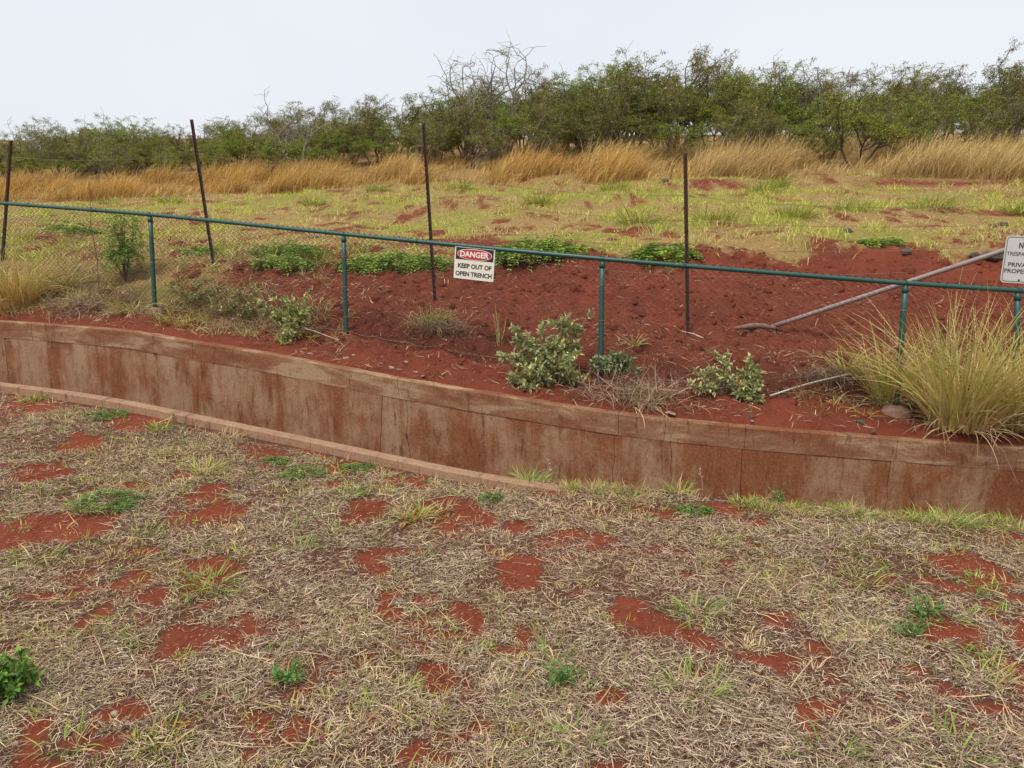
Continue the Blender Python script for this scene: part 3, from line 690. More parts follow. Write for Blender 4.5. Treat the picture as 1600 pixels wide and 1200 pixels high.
def tuft(name, pos, n, L, Wd, cols, spread=.05, lean=(0, 0), e=(35, 85), bend=(20, 80), S=4, jit=.15, parent=None, mat='grass', tipcol=None):
    mb = MB(); a = rng.uniform(0, 2 * math.pi, n); r = np.sqrt(rng.uniform(0, 1, n)) * spread
    P = np.stack([r * np.cos(a), r * np.sin(a), 0 * a - .01], 1)
    az = a + rng.normal(0, .6, n); dx, dy = np.cos(az) + lean[0], np.sin(az) + lean[1]; az = np.arctan2(dy, dx)
    c = pick(cols, n, jit); t = pick(tipcol, n, jit) if tipcol else None
    blades(mb, P, az, np.radians(rng.uniform(*e, n)), np.radians(rng.uniform(*bend, n)), L * rng.uniform(.45, 1.1, n), Wd * rng.uniform(.7, 1.25, n), S, rng.normal(0, .5, n), rng.normal(0, .5, n), c, t)
    o = mb.build(name, M[mat], parent); o.location = tuple(pos); return o

def fern_mat(mb, n, L, hgt, cols, spread, leaflet=.012, pairs=7, e=(5, 60)):
    """low feathery legume: fronds of paired leaflets"""
    a = rng.uniform(0, 2 * math.pi, n); r = np.sqrt(rng.uniform(0, 1, n))
    P = np.stack([r * np.cos(a) * spread[0], r * np.sin(a) * spread[1], hgt * (1 - r ** 1.5) * rng.uniform(.2, 1, n)], 1)
    el = np.radians(rng.uniform(*e, n)); az = a + rng.normal(0, .8, n); ll = L * rng.uniform(.5, 1.1, n); col = pick(cols, n, .2)
    for k in range(pairs):
        u = (k + .6) / pairs; ee = el - u * 1.0
        d = np.stack([np.cos(ee) * np.cos(az), np.cos(ee) * np.sin(az), np.sin(ee)], 1); q = P + d * (ll * u)[:, None]
        h = np.stack([-np.sin(az), np.cos(az), 0 * az], 1)
        for sgn in (-1, 1):
            leaves(mb, q, h * sgn + d * .5 + rng.normal(0, .15, (n, 3)), leaflet * (1.6 - abs(u - .45)) * 1.6, leaflet * 1.1, col)

def legume(pos, n, L, hgt, spread, label, group, cols=None, leaflet=.012, pairs=7):
    root = empty('feathery_weed', pos); tag(root, label, 'weed', group)
    mb = MB(); fern_mat(mb, n, L, hgt, cols or [(.11, .22, .04), (.16, .28, .05), (.08, .165, .035), (.22, .33, .07)], spread, leaflet, pairs); mb.build('foliage', M['leaf'], root)
    mb = MB()
    for k in range(14):
        a = rng.uniform(0, 6.28); e_ = np.array((math.cos(a) * spread[0] * .8, math.sin(a) * spread[1] * .8, hgt * .5)); mb.tube([(0, 0, -.02), e_ * .5 + (0, 0, .02), e_], [.004, .003, .0015], 4, (.16, .12, .05))
    mb.build('stem', M['bark'], root); return root

def shrub(name, pos, stems, label, cat, leafL=.05, leafW=.02, per=16, cols=None, bark=(.20, .13, .09), group=None, r0=.008, droop=0.):
    """leafy weed bush: stems given as end offsets, side twigs, leaves along them"""
    cols = cols or [(.34, .38, .17), (.43, .46, .22), (.25, .30, .12), (.50, .50, .24), (.54, .48, .18)]
    root = empty(name, pos); tag(root, label, cat, group); mb = MB(); lp = []; ld = []
    for e_ in stems:
        e_ = np.array(e_, float); L = np.linalg.norm(e_); n = 7; mid = e_ * .5 + rng.normal(0, L * .08, 3) + (0, 0, L * .06)
        t = np.linspace(0, 1, n)[:, None]; P = (1 - t) ** 2 * 0 + 2 * t * (1 - t) * mid + t * t * e_; P[0] -= (0, 0, .04)
        mb.tube(P, np.linspace(r0, r0 * .35, n), 5, bark)
        for k in range(int(8 + L * 14)):
            u = rng.uniform(.25, 1); c = np.array([np.interp(u, t[:, 0], P[:, m]) for m in range(3)])
            d = rng.normal(0, 1, 3); d[2] = abs(d[2]) * .8 - droop; d /= np.linalg.norm(d); l = rng.uniform(.05, .16) * (.6 + L * .6)
            q = np.stack([c, c + d * l * .5 + rng.normal(0, .006, 3), c + d * l]); mb.tube(q, [.0028, .0022, .0012], 4, bark)
            m = per; w = rng.uniform(.25, 1.05, m); lp.append(c + d * l * w[:, None]); ld.append(d * .5 + rng.normal(0, .75, (m, 3)) + (0, 0, .15))
    mb.build('stem', M['bark'], root)
    mb = MB(); P = np.concatenate(lp); D = np.concatenate(ld); n = len(P)
    leaves(mb, P, D, leafL * rng.uniform(.6, 1.3, n), leafW * rng.uniform(.8, 1.4, n), pick(cols, n, .2)); mb.build('leaves', M['leaf'], root)
    return root

def twigs(mb, pos, n, L, spread, hgt, cols, Wd=.004, flat=.5):
    a = rng.uniform(0, 6.28, n)
    P = np.array(pos) + np.stack([rng.normal(0, spread[0], n), rng.normal(0, spread[1], n), rng.uniform(0, hgt, n)], 1)
    blades(mb, P, a, rng.normal(0, flat, n), rng.normal(.2, .7, n), L * rng.uniform(.4, 1.2, n), Wd * rng.uniform(.6, 1.4, n), 4, rng.uniform(-.8, .8, n), rng.normal(0, .9, n), pick(cols, n, .2))

# ------------------------------------------------------------------ foreground: straw litter and short dry lawn (stuff)
def near_points(n, wmin=0., margin=1.16, ymin=1.75, pw=1.0):
    """points on the near ground, thinning out with distance"""
    out = []
    while sum(len(o) for o in out) < n:
        m = n; Y = rng.uniform(ymin, 8.2, m); X = rng.uniform(-8, 6, m)
        k = (abs(X) < (Y * .735 + .25) * margin) & (Y < gi(rowK[0], X) - .16 - .05 * (X < -.3) + .14 * (X > .2)) & (rng.uniform(0, 1, m) < (ymin / Y) ** pw)
        out.append(np.stack([X[k], Y[k]], 1))
    return np.concatenate(out)[:n]
def drop(P, dz=0.): return np.column_stack([P, H_near(P[:, 0], P[:, 1]) + dz])

P = near_points(330000); b = bare(P[:, 0], P[:, 1]); cl = fbm(P[:, 0] * 3.3, P[:, 1] * 3.3, 111, 4)
keep = rng.uniform(0, 1, len(P)) < np.clip((1 - b * .93) ** 1.2 * (.42 + .9 * sst(.3, .62, cl)), 0, 1); P = P[keep]; b = b[keep]; n = len(P)
mb = MB(); grey = fbm(P[:, 0] * 1.2, P[:, 1] * 1.2, 113, 3)[:, None]
col = pick(THATCH, n, .2); col = col * (1 - sst(.4, .6, grey) * .0) 
tan = sst(.45, .65, fbm(P[:, 0] * .9 + 5, P[:, 1] * .9, 117, 3)); col = np.where(rng.uniform(0, 1, n)[:, None] < tan[:, None] * .55, pick(STRAW, n, .18), col)
blades(mb, drop(P, .004) + np.column_stack([0 * P, rng.exponential(.006, n)]), rng.uniform(0, 6.283, n), rng.normal(.06, .2, n), rng.normal(.15, .4, n), rng.gamma(3.0, .0125, n).clip(.01, .10) * (1 - .55 * sst(.3, .9, b)), rng.uniform(.0013, .0038, n), 2, rng.normal(0, .5, n), rng.normal(0, .7, n), col)
litter = mb.build('straw_litter', M['straw']); tag(litter, 'grey and tan dead grass litter lying over the red foreground soil', 'straw', kind='stuff')

# longer stray stalks lying about
P = near_points(2600); P = P[rng.uniform(0, 1, len(P)) < 1 - .75 * bare(P[:, 0], P[:, 1])]; n = len(P); mb = MB()
blades(mb, drop(P, .014), rng.uniform(0, 6.283, n), rng.normal(.1, .15, n), rng.normal(.2, .3, n), rng.uniform(.08, .24, n), rng.uniform(.0025, .005, n), 4, rng.normal(0, .5, n), rng.normal(0, .5, n), pick(STRAW, n, .15))
tag(mb.build('loose_stalks', M['straw']), 'long pale dry stalks strewn over the foreground litter', 'straw', kind='stuff')

# short upright dry lawn tufts, too many to count
def tuft_cloud(C, per, L, Wd, cols, spread, e=(25, 80), bend=(10, 80), S=3, mb=None, H=H_near, jit=.14, lean=(0, 0), tipc=None, dens=None):
    n = len(C); k = np.repeat(np.arange(n), per); N = len(k); a = rng.uniform(0, 6.283, N); r = np.sqrt(rng.uniform(0, 1, N)) * spread * rng.uniform(.5, 1.2, n)[k]
    X = C[k, 0] + r * np.cos(a); Y = C[k, 1] + r * np.sin(a); az = np.arctan2(np.sin(a) + rng.normal(0, .5, N) + lean[1], np.cos(a) + rng.normal(0, .5, N) + lean[0])
    cc = pick(cols, n, .1)[k] * (1 + rng.normal(0, jit, (N, 1))); sz = rng.uniform(.55, 1.25, n)[k]
    blades(mb, np.stack([X, Y, H(X, Y) - .004], 1), az, np.radians(rng.uniform(*e, N)), np.radians(rng.uniform(*bend, N)), L * sz * rng.uniform(.5, 1.1, N), Wd * rng.uniform(.7, 1.3, N), S, rng.normal(0, .5, N), rng.normal(0, .4, N), cc.clip(.005, .9), tipc)
mb = MB()
C = near_points(3600, pw=.1); w = (1 - bare(C[:, 0], C[:, 1])) * sst(.42, .66, fbm(C[:, 0] * 1.1, C[:, 1] * 1.1, 121, 3) + (sst(2.8, 4.4, C[:, 1]) - .40) * .26); C = C[rng.uniform(0, 1, len(C)) < w]
tuft_cloud(C, 20, .075, .0044, STRAW + TAN + TAN, .065, mb=mb, e=(8, 65))
tag(mb.build('dry_lawn_grass', M['straw']), 'short straw-coloured lawn grass standing in small tufts on the near ground', 'grass', kind='stuff')
mb = MB()
C = near_points(2500, pw=.3); px = 800 + C[:, 0] / C[:, 1] * F
w = (1 - .9 * bare(C[:, 0], C[:, 1])) * sst(.36, .60, fbm(C[:, 0] * 1.4, C[:, 1] * 1.4, 131, 3) + .10 * sst(1.2, 2.5, C[:, 0]) * sst(3, 4, C[:, 1]) + .13 * sst(-.5, -1.4, C[:, 0]) * sst(2.6, 3.4, C[:, 1])); C = C[rng.uniform(0, 1, len(C)) < w]
tuft_cloud(C, 12, .07, .0052, GREEN + YGRN + YGRN, .045, mb=mb, e=(10, 65))
tag(mb.build('sparse_green_grass', M['grass']), 'thin yellow-green grass sprouting through the litter of the near ground', 'grass', kind='stuff')
# ragged fringe hanging over the channel edge on the right
x = rng.uniform(-.2, 4.6, 330); C = np.stack([x, gi(rowK[0], x) - rng.uniform(.0, .16, 330)], 1); C = C[rng.uniform(0, 1, 330) < sst(.35, .55, fbm(x * 1.7, x * 0, 137, 3))]
mb = MB(); tuft_cloud(C, 16, .10, .0045, YGRN + TAN + GREEN, .05, mb=mb, e=(20, 80))
tag(mb.build('edge_grass', M['grass']), 'ragged yellow-green grass fringe along the right-hand channel edge', 'grass', kind='stuff')

# --- single green and dry clumps of the foreground that stand out
NG = 'grass clumps standing out on the near ground'
TUFTS = [  # px, py, blades, length, width, palette, label
    (55, 625, 90, .13, .006, 'g', 'bright green grass clump against the kerb at the left edge'),
    (250, 672, 70, .12, .006, 'g', 'small green grass clump just below the kerb, right of the feathery weed'),
    (320, 740, 80, .15, .006, 'y', 'pale green grass clump with one tall blade, centre left below the kerb'),
    (355, 688, 90, .12, .005, 's', 'bushy straw-coloured grass clump hard by the kerb'),
    (650, 810, 110, .15, .007, 'y', 'green-hearted straw clump between two bare red patches'),
    (545, 775, 60, .13, .006, 'g', 'green grass clump above a bare patch, left of centre'),
    (830, 755, 90, .16, .006, 'g', 'green grass spray leaning over the channel edge where the kerb disappears'),
    (470, 860, 60, .16, .007, 'g', 'sprawling green grass clump with long flat blades, left middle ground'),
    (335, 915, 80, .17, .008, 'g', 'bright green sprawling clump beside a long bare red patch'),
    (105, 1165, 60, .12, .006, 'y', 'small yellow-green clump near the lower left corner'),
    (245, 1165, 70, .15, .006, 'y', 'yellow-green clump with fanned blades at the lower left'),
    (500, 1170, 50, .15, .006, 's', 'dry tan clump at the bottom edge, left of centre'),
    (870, 1025, 60, .12, .006, 'g', 'upright green clump in the litter near the picture centre bottom'),
    (1090, 960, 70, .17, .008, 'g', 'bright green clump with wide leaning blades right of a bare patch'),
    (1085, 1080, 90, .17, .007, 'g', 'large loose green clump, lower right of centre'),
    (910, 1155, 70, .13, .006, 'g', 'green clump at the bottom, centre'),
    (1240, 935, 80, .14, .006, 's', 'spiky orange-tan dry clump, right middle ground'),
    (1190, 950, 50, .13, .005, 's', 'thin dry spiky clump left of the orange-tan one'),
    (1350, 910, 40, .14, .007, 'y', 'green-tipped clump right of the orange-tan dry clump'),
    (1480, 965, 60, .13, .006, 'y', 'yellow-green clump at the right, beside a small round weed'),
    (1540, 1060, 70, .17, .006, 'y', 'yellowish clump with long arching stalks near the right edge'),
    (1500, 1180, 26, .22, .010, 'g', 'few broad green blades lying at the lower right corner'),
    (1300, 1185, 40, .14, .008, 'g', 'flat green clump at the bottom edge, right of centre'),
    (1530, 910, 50, .11, .006, 'g', 'small green clump between red streaks at the right edge'),
    (1060, 770, 70, .12, .006, 'y', 'yellow-green clump on the channel edge, right of centre'),
    (1160, 790, 60, .10, .005, 'g', 'short green clump on the channel edge below a wall joint'),
    (1480, 818, 90, .13, .006, 'g', 'dense green clump on the channel edge near the right end'),
    (1330, 805, 70, .12, .006, 'g', 'green clump with long thin blades on the channel edge, right side'),
    (985, 780, 90, .10, .005, 's', 'dense straw clump on the channel edge at the centre'),
    (230, 835, 60, .10, .005, 'g', 'low green clump in the left middle ground'),
    (60, 870, 80, .12, .006, 'y', 'yellow-green clump at the left edge, middle ground'),
    (130, 800, 60, .10, .005, 's', 'low tan clump left of the dark feathery weed'),
    (690, 800, 60, .10, .005, 's', 'small tan clump beside a bare red patch near the centre'),
    (470, 985, 50, .10, .005, 's', 'orange-tan tuft at the end of a long bare patch'),
]
PAL = {'g': [(.22, .34, .05), (.28, .40, .07), (.16, .26, .04), (.36, .42, .09), (.50, .43, .19)], 'y': YGRN + GREEN + TAN, 's': STRAW + TAN + TAN}
for (a, b_, n, L, w_, c, lab) in TUFTS:
    p = hit_near(a, b_)
    o = tuft('grass_tuft', p, int(n * 1.2), L * rng.uniform(1.2, 1.45) * (1 if b_ < 860 else .68), w_ * (1.25 if b_ < 860 else .9), PAL[c], .07 + .03 * (n > 75), (0.25, 0), (8, 68), (10, 85))
    tag(o, lab, 'grass clump', NG)
LG = 'low feathery weeds on the near ground'
for (a, b_, n, L, h, sx, sy, lab) in [
    (165, 650, 90, .10, .05, .16, .13, 'dark green feathery weed near the kerb at the upper left'),
    (165, 785, 150, .11, .05, .21, .16, 'widest dark feathery weed patch in the left middle ground'),
    (470, 740, 90, .09, .05, .15, .13, 'feathery weed below the kerb, left of centre'),
    (555, 733, 80, .09, .04, .13, .08, 'small feathery weed touching the kerb, left of centre'),
    (430, 722, 50, .08, .05, .08, .08, 'small loose feathery weed left of its larger neighbour'),
    (770, 783, 60, .07, .05, .07, .07, 'little dark feathery weed near the channel edge at the centre'),
    (1085, 800, 50, .08, .04, .10, .07, 'little feathery weed on the channel edge right of centre')]:
    legume(hit_near(a, b_), n, L, h, (sx, sy), lab, LG, None, .008)
sh_ = shrub('leafy_weed', hit_near(12, 1085), [(.0, .0, .07), (.05, .02, .07), (-.06, .03, .08), (.04, -.04, .05), (-.04, -.04, .06), (-.10, 0, .07), (.02, .06, .08)], 'lush green leafy weed at the left edge of the foreground', 'weed', .038, .019, 12, [(.13, .24, .04), (.19, .31, .055), (.09, .17, .03)], (.10, .16, .05), None, .004)
for (a, b_, lab) in [(1445, 970, 'small round bluish-green weed at the right'), (1425, 1000, 'tiny leafy sprout with yellow-green leaves in the right litter'), (1218, 790, 'tiny pale two-leaved sprout on the channel edge in front of the wall'), (880, 1072, 'little green sprout low in the litter at the centre'), (448, 1075, 'tiny bright sprout left of a square bare patch')]:
    shrub('weed_sprout', hit_near(a, b_), [(.0, 0, .05), (.03, .01, .04), (-.03, 0, .04)], lab, 'weed', .024, .015, 3, [(.10, .20, .05), (.14, .26, .06)], (.12, .18, .05), 'tiny leafy sprouts', .0025)
# two seed stalks against the wall
for (a, b_, h, lab) in [(862, 752, .16, 'pale seed stalk standing against the stained wall at the centre'), (1098, 770, .17, 'thin dry seed stalk against the wall right of centre')]:
    p = hit_near(a, b_); mb = MB(); q = np.array([(0, 0, -.02), (-.005, 0, h * .4), (-.02, 0, h * .75), (-.03, 0, h)]); mb.tube(q, [.0022, .002, .0015, .001], 4, (.42, .30, .2))
    for k in range(16):
        t = rng.uniform(.5, 1); c = np.array([np.interp(t, [0, .4, .75, 1], q[:, m]) for m in range(3)]); leaves(mb, c[None], rng.normal(0, 1, (1, 3)) + (0, 0, .6), .018, .007, (.55, .42, .34))
    o = mb.build('seed_stalk', M['straw']); o.location = tuple(p); tag(o, lab, 'stalk', 'dry seed stalks')
# pebbles
def stone(name, pos, sx, sy, sz, seed, mat, label, cat, group=None, sharp=.5, rz=0.):
    mb = MB(); k = 10; m = 6; V = []
    for i in range(m + 1):
        ph = math.pi * i / m
        for j in range(k):
            th = 2 * math.pi * j / k; V.append((math.sin(ph) * math.cos(th), math.sin(ph) * math.sin(th), math.cos(ph)))
    V = np.array(V); V = np.sign(V) * abs(V) ** .8
    f_ = 1 + (fbm(V[:, 0] * 1.4 + seed * 3.1, V[:, 1] * 1.4 + V[:, 2] * 2.3, seed, 3) - .5) * sharp * 1.5
    V = V * f_[:, None] * np.array((sx, sy, sz)); 
    i = np.arange(m)[:, None] * k; j = np.arange(k)[None]; j2 = (j + 1) % k
    mb.add(V, np.stack([i + j, i + k + j, i + k + j2, i + j2], -1).reshape(-1, 4)); o = mb.build(name, M[mat]); o.location = tuple(pos); o.rotation_euler = (0, 0, rz)
    if label: tag(o, label, cat, group)
    return o
stone('pebble', hit_near(180, 1120) + (0, 0, .008), .014, .011, .010, 3, 'chip', 'pale pebble on bare soil at the lower left, the larger of two', 'pebble', 'pale pebbles')
stone('pebble', hit_near(182, 1134) + (0, 0, .005), .009, .008, .007, 4, 'chip', 'pale pebble on bare soil at the lower left, the smaller of two', 'pebble', 'pale pebbles')

# ------------------------------------------------------------------ the strip above the wall and the red bank
# clods of red earth
n = 9500; X_ = rng.uniform(-8, 7, n); Y_ = gi(FR[0][0], X_) + rng.uniform(.2, 4.3, n); v_, g_ = far_masks(X_, Y_); k = (v_ < .5); X_, Y_ = X_[k], Y_[k]; n = len(X_)
ico = np.array([(0, 0, 1), (.89, 0, .45), (.28, .85, .45), (-.72, .53, .45), (-.72, -.53, .45), (.28, -.85, .45), (.72, .53, -.45), (-.28, .85, -.45), (-.89, 0, -.45), (-.28, -.85, -.45), (.72, -.53, -.45)])
it = np.array([(0, 1, 2), (0, 2, 3), (0, 3, 4), (0, 4, 5), (0, 5, 1), (1, 6, 2), (2, 6, 7), (2, 7, 3), (3, 7, 8), (3, 8, 4), (4, 8, 9), (4, 9, 5), (5, 9, 10), (5, 10, 1), (1, 10, 6)])
sz = np.clip(rng.lognormal(-4.1, .65, n), .008, .08)[:, None, None]
V = ico[None] * (1 + rng.uniform(-.3, .3, (n, 11, 1))) * sz * np.array((1, 1, .75)) + np.stack([X_, Y_, H_far(X_, Y_) - .008], 1)[:, None]
mb = MB(); mb.add(V.reshape(-1, 3), None, (it[None] + (np.arange(n) * 11)[:, None, None]).reshape(-1, 3), np.zeros(3))
tag(mb.build('soil_clods', M['bank'], None, True), 'crumbly clods of red earth all over the bank', 'soil', kind='stuff')

def far_cloud(n, x0, x1, s0, s1): 
    X = rng.uniform(x0, x1, n); return X, gi(FR[0][0], X) + rng.uniform(s0, s1, n)
# straw and twig litter between wall and fence and up the bank
mb = MB()
X_, Y_ = far_cloud(34000, -8, 6.2, .09, 3.6); s_ = Y_ - gi(FR[0][0], X_)
w = sst(.46, .64, fbm(X_ * 1.5, Y_ * 1.9, 151, 4)) * (1 - .75 * sst(1.3, 2.2, s_)) + .08
w = w + sst(.25, .7, s_) * (1 - sst(.9, 1.4, s_)) * .22
for (a, b_, rx, ry) in [(960, 640, 1.0, .35), (1010, 610, .7, .3), (420, 520, .8, .3), (1290, 610, .6, .3), (560, 575, .5, .25), (650, 590, .5, .15), (590, 470, .7, .18), (620, 500, .9, .2), (1130, 640, .6, .2), (200, 490, 1.5, .35), (1500, 670, .8, .3), (1190, 515, .5, .1), (450, 440, .9, .35), (520, 460, .8, .3), (380, 450, .9, .4), (480, 490, .7, .3), (720, 530, .7, .25), (1250, 560, .5, .3)]:
    c = hit_far(a, b_); w = np.maximum(w, .95 - sst(.5, 1.1, np.hypot((X_ - c[0]) / rx, (Y_ - c[1]) / ry)))
k = rng.uniform(0, 1, len(X_)) < w; X_, Y_ = X_[k], Y_[k]; n = len(X_)
blades(mb, np.stack([X_, Y_, H_far(X_, Y_) + .01 + rng.exponential(.012, n)], 1), rng.uniform(0, 6.283, n), rng.normal(.15, .35, n), rng.normal(.3, .5, n), rng.uniform(.04, .16, n), rng.uniform(.003, .0075, n), 3, rng.normal(0, .5, n), rng.normal(0, .7, n), pick(STRAW + [(.20, .13, .09), (.15, .10, .07)], n, .2))
tag(mb.build('bank_straw', M['straw']), 'dry straw and twigs scattered on the red soil between wall and fence', 'straw', kind='stuff')

# field grass beyond the crest (stuff)
mb = MB(); n = 440000; X_ = rng.uniform(-26, 20, n); dY = rng.uniform(-1.5, 15, n) ; Y_ = gi(FR[3][0], X_) + dY
k = (abs(X_) < Y_ * .80 + 1) & (Y_ < gi(FR[4][0], X_) + .6) & (rng.uniform(0, 1, n) < (11 / np.maximum(Y_, 8)) ** 1.0); X_, Y_ = X_[k], Y_[k]
v_, g_ = far_masks(X_, Y_); cl = fbm(X_ * 2.2, Y_ * 2.2, 161, 3)
k = rng.uniform(0, 1, len(X_)) < v_ * (.62 + .6 * g_ + .4 * sst(.45, .6, cl)); X_, Y_, g_, cl = X_[k], Y_[k], g_[k], cl[k]; n = len(X_)
isg = rng.uniform(0, 1, n) < g_ * .75 + .32
col = np.where(isg[:, None], pick([(.56, .57, .09), (.47, .51, .075), (.66, .61, .15), (.31, .41, .055)], n, .16), pick([(.66, .49, .22), (.54, .38, .17), (.40, .26, .13), (.74, .59, .32)], n, .18))
up = sst(.5, .68, cl)
blades(mb, np.stack([X_, Y_, H_far(X_, Y_) - .01], 1), rng.uniform(0, 6.283, n), np.radians(rng.uniform(5, 45, n) + 35 * up), np.radians(rng.uniform(0, 70, n)), rng.uniform(.05, .12, n) * (1 + 1.0 * up), rng.uniform(.007, .016, n), 2, rng.normal(0, .5, n), rng.normal(0, .5, n), col)
tag(mb.build('field_grass', M['grass']), 'short patchy yellow-green grass covering the field above the bank', 'grass', kind='stuff')

# bright tussocks dotted over the field
FG = 'bright grass tussocks dotted over the field'
FT = [(490, 322, 'far green tussock at the left of the field, near the tall dry grass'), (590, 300, 'small green tussock at the foot of the tall grass, left of centre'), (720, 297, 'green tussock right of the third rusty stake near the tall grass'),
      (840, 320, 'broad yellow-green tussock in the middle of the field'), (960, 298, 'green tussock below the tall grass at the centre'), (1120, 345, 'pale tussock right of the fourth rusty stake'),
      (1215, 292, 'small bright tussock against the tall grass, right side'), (1330, 330, 'largest bright yellow-green tussock on the right of the field'), (1455, 325, 'bright tussock on the right, second from the edge'),
      (1590, 335, 'bright tussock cut by the right edge of the field'), (1240, 340, 'low yellow tussock left of the largest bright one'), (1190, 300, 'tiny tussock under the thicket, right of centre'), (170, 322, 'bright green tussock behind the fence at the far left'),
      (265, 318, 'bright green tussock at the foot of the tall grass near the second rusty stake'), (1000, 350, 'flat yellowish tussock left of the fourth rusty stake')]
for i, (a, b_, lab) in enumerate(FT):
    p = hit_far(a, b_); o = tuft('grass_tussock', p, 170, .42, .016, [(.30, .36, .055), (.38, .40, .075), (.22, .30, .04), (.46, .42, .11)], .22 + .06 * (i % 3), (.35, 0), (25, 80), (20, 90), 4); tag(o, lab, 'grass clump', FG)

# feathery weeds sprawling on the crest and the bank
CW = 'feathery weeds sprawling along the crest of the bank'
for (a, b_, n, L, h, sx, sy, lab) in [(455, 392, 190, .32, .20, .50, .30, 'green feathery weed on the bank between the second and third rusty stakes'), (620, 408, 300, .34, .20, .75, .30, 'bright feathery weed mound left of the danger sign behind the mesh'),
      (850, 392, 320, .34, .26, .75, .30, 'largest feathery weed mound on the crest right of the danger sign'), (1038, 396, 200, .30, .20, .42, .25, 'round feathery weed just left of the fourth rusty stake'),
      (115, 358, 170, .32, .20, .55, .35, 'dark feathery weed behind the fence at the far left'), (440, 408, 120, .26, .14, .35, .25, 'lower dark feathery weed on the bank left of a fence post'), (1375, 375, 60, .22, .06, .25, .2, 'small flat green weed patch on the crest at the right'), (320, 392, 90, .26, .12, .35, .22, 'feathery weed at the foot of the second rusty stake')]:
    legume(hit_far(a, b_ + 8), n, L, h, (sx, sy), lab, CW, [(.19, .31, .045), (.27, .38, .06), (.13, .23, .04), (.34, .43, .08)], .026, 8)

# sapling behind the left fence bay
p = hit_far(196, 440); root = empty('sapling', p); tag(root, 'slender feathery sapling behind the mesh in the left fence bay', 'sapling')
mb = MB(); lm = MB(); H_ = pt(190, 328, p[1])[2] - p[2]
for k in range(9):
    e_ = np.array((rng.normal(-.02, .13), rng.normal(0, .1), H_ * rng.uniform(.55, 1))); m_ = e_ * .5 + rng.normal(0, .04, 3); t = np.linspace(0, 1, 6)[:, None]; q = 2 * t * (1 - t) * m_ + t * t * e_; mb.tube(q, np.linspace(.010, .003, 6), 5, (.12, .085, .05))
    f_ = MB(); fern_mat(f_, 34, .17, .30, [(.24, .34, .06), (.32, .42, .08), (.17, .26, .045)], (.17, .15), .017, 7, (-20, 60)); v = np.concatenate(f_.v) + e_ * rng.uniform(.6, 1.) - (0, 0, .15); lm.add(v, None, np.concatenate([t_ for t_ in f_.t]), np.concatenate(f_.c))
mb.build('stem', M['bark'], root); lm.build('foliage', M['leaf'], root)
p = hit_far(155, 470); mb = MB(); mb.tube([p + (0, 0, -.05), p + (.02, 0, .5), p + (-.02, 0, .95), p + (.01, .0, 1.25)], [.007, .006, .004, .002], 5, (.17, .09, .06))
for k in range(26):
    c = p + (rng.normal(0, .02), 0, rng.uniform(.2, 1.2)); d = rng.normal(0, 1, 3); d[2] = abs(d[2]); mb.tube([c, c + d * .07, c + d * .13 + (0, 0, .03)], [.002, .0015, .001], 4, (.20, .11, .08))
tag(mb.build('dead_weed', M['bark']), 'tall thin brown dead weed stem in the left fence bay', 'stem')

TD = [(.64, .50, .18), (.54, .46, .13), (.70, .54, .26), (.46, .44, .10), (.60, .42, .18), (.42, .44, .09)]
TS = [(.54, .38, .19), (.44, .30, .14), (.60, .46, .25)]
# leafy weed bushes at the fence line
def at(px, py, Y): return pt(px, py, Y)
p = hit_far(868, 607); p[1] = gi(FR[1][0], p[0]) - .12; p[2] = H_far(p[0], p[1])
shrub('weed_bush', p, [(-.16, -.05, .56), (.06, 0, .64), (-.36, -.08, .42), (-.55, -.1, .26), (-.3, -.25, .12), (-.5, -.22, .02), (.2, -.2, .3), (.18, .02, .58), (.28, -.05, .40), (-.42, -.1, .22), (-.2, -.22, .12), (.12, -.2, .16), (.25, -.18, .05), (-.32, -.28, -.05), (-.02, -.1, .4), (-.12, -.12, .3), (.3, .05, .62), (.05, -.15, .28), (-.40, -.05, .5)],
      'largest grey-green leafy bush spilling over the soil left of a fence post', 'bush', .062, .024, 17)
p2 = hit_far(942, 575); p2[1] = gi(FR[1][0], p2[0]) - .06
shrub('weed_bush', p2, [(-.1, -.05, .14), (.06, -.04, .20), (.2, -.04, .12), (.28, -.06, .02), (-.18, -.06, .05), (.02, -.1, .05), (.12, -.08, .16)], 'dark little leafy bush wrapped round the foot of a fence post', 'bush', .055, .022, 14, [(.26, .31, .15), (.33, .38, .19), (.19, .23, .10)])
p = hit_far(1168, 628); shrub('weed_bush', p, [(0, 0, .28), (.08, 0, .22), (-.05, -.05, .16), (.06, -.06, .10), (.02, .02, .36), (-.08, -.02, .05), (.09, -.04, .04)], 'compact leafy bush with yellowing leaves on the wall top, right of centre', 'bush', .058, .028, 12)
p = hit_far(1125, 618); shrub('weed_bush', p, [(-.12, 0, .22), (-.02, 0, .40), (.04, 0, .30), (-.25, -.02, .20), (.1, 0, .22), (-.32, -.04, .12)], 'loose leafy bush with bare lower stems left of the compact one', 'bush', .056, .026, 7)
p = hit_far(455, 530); shrub('weed_bush', p, [(0, 0, .3), (-.15, .05, .42), (.1, 0, .35), (-.3, .05, .35), (.15, -.05, .2), (.02, -.12, .02), (-.05, -.16, -.08), (.08, -.08, .1), (.2, .05, .4)], 'leafy bush drooping towards the wall left of a fence post', 'bush', .062, .024, 13, [(.34, .38, .14), (.44, .46, .19), (.25, .29, .10), (.54, .50, .20)])
p = hit_far(385, 500); shrub('weed_bush', p, [(-.1, 0, .30), (-.3, .02, .22), (.12, 0, .33), (.25, .02, .22), (-.45, .05, .15), (.05, -.08, .12), (-.2, -.06, .08)], 'yellowish sprawling bush left of the drooping one', 'bush', .055, .022, 9, [(.40, .42, .15), (.48, .46, .19), (.29, .32, .10), (.54, .45, .21)])
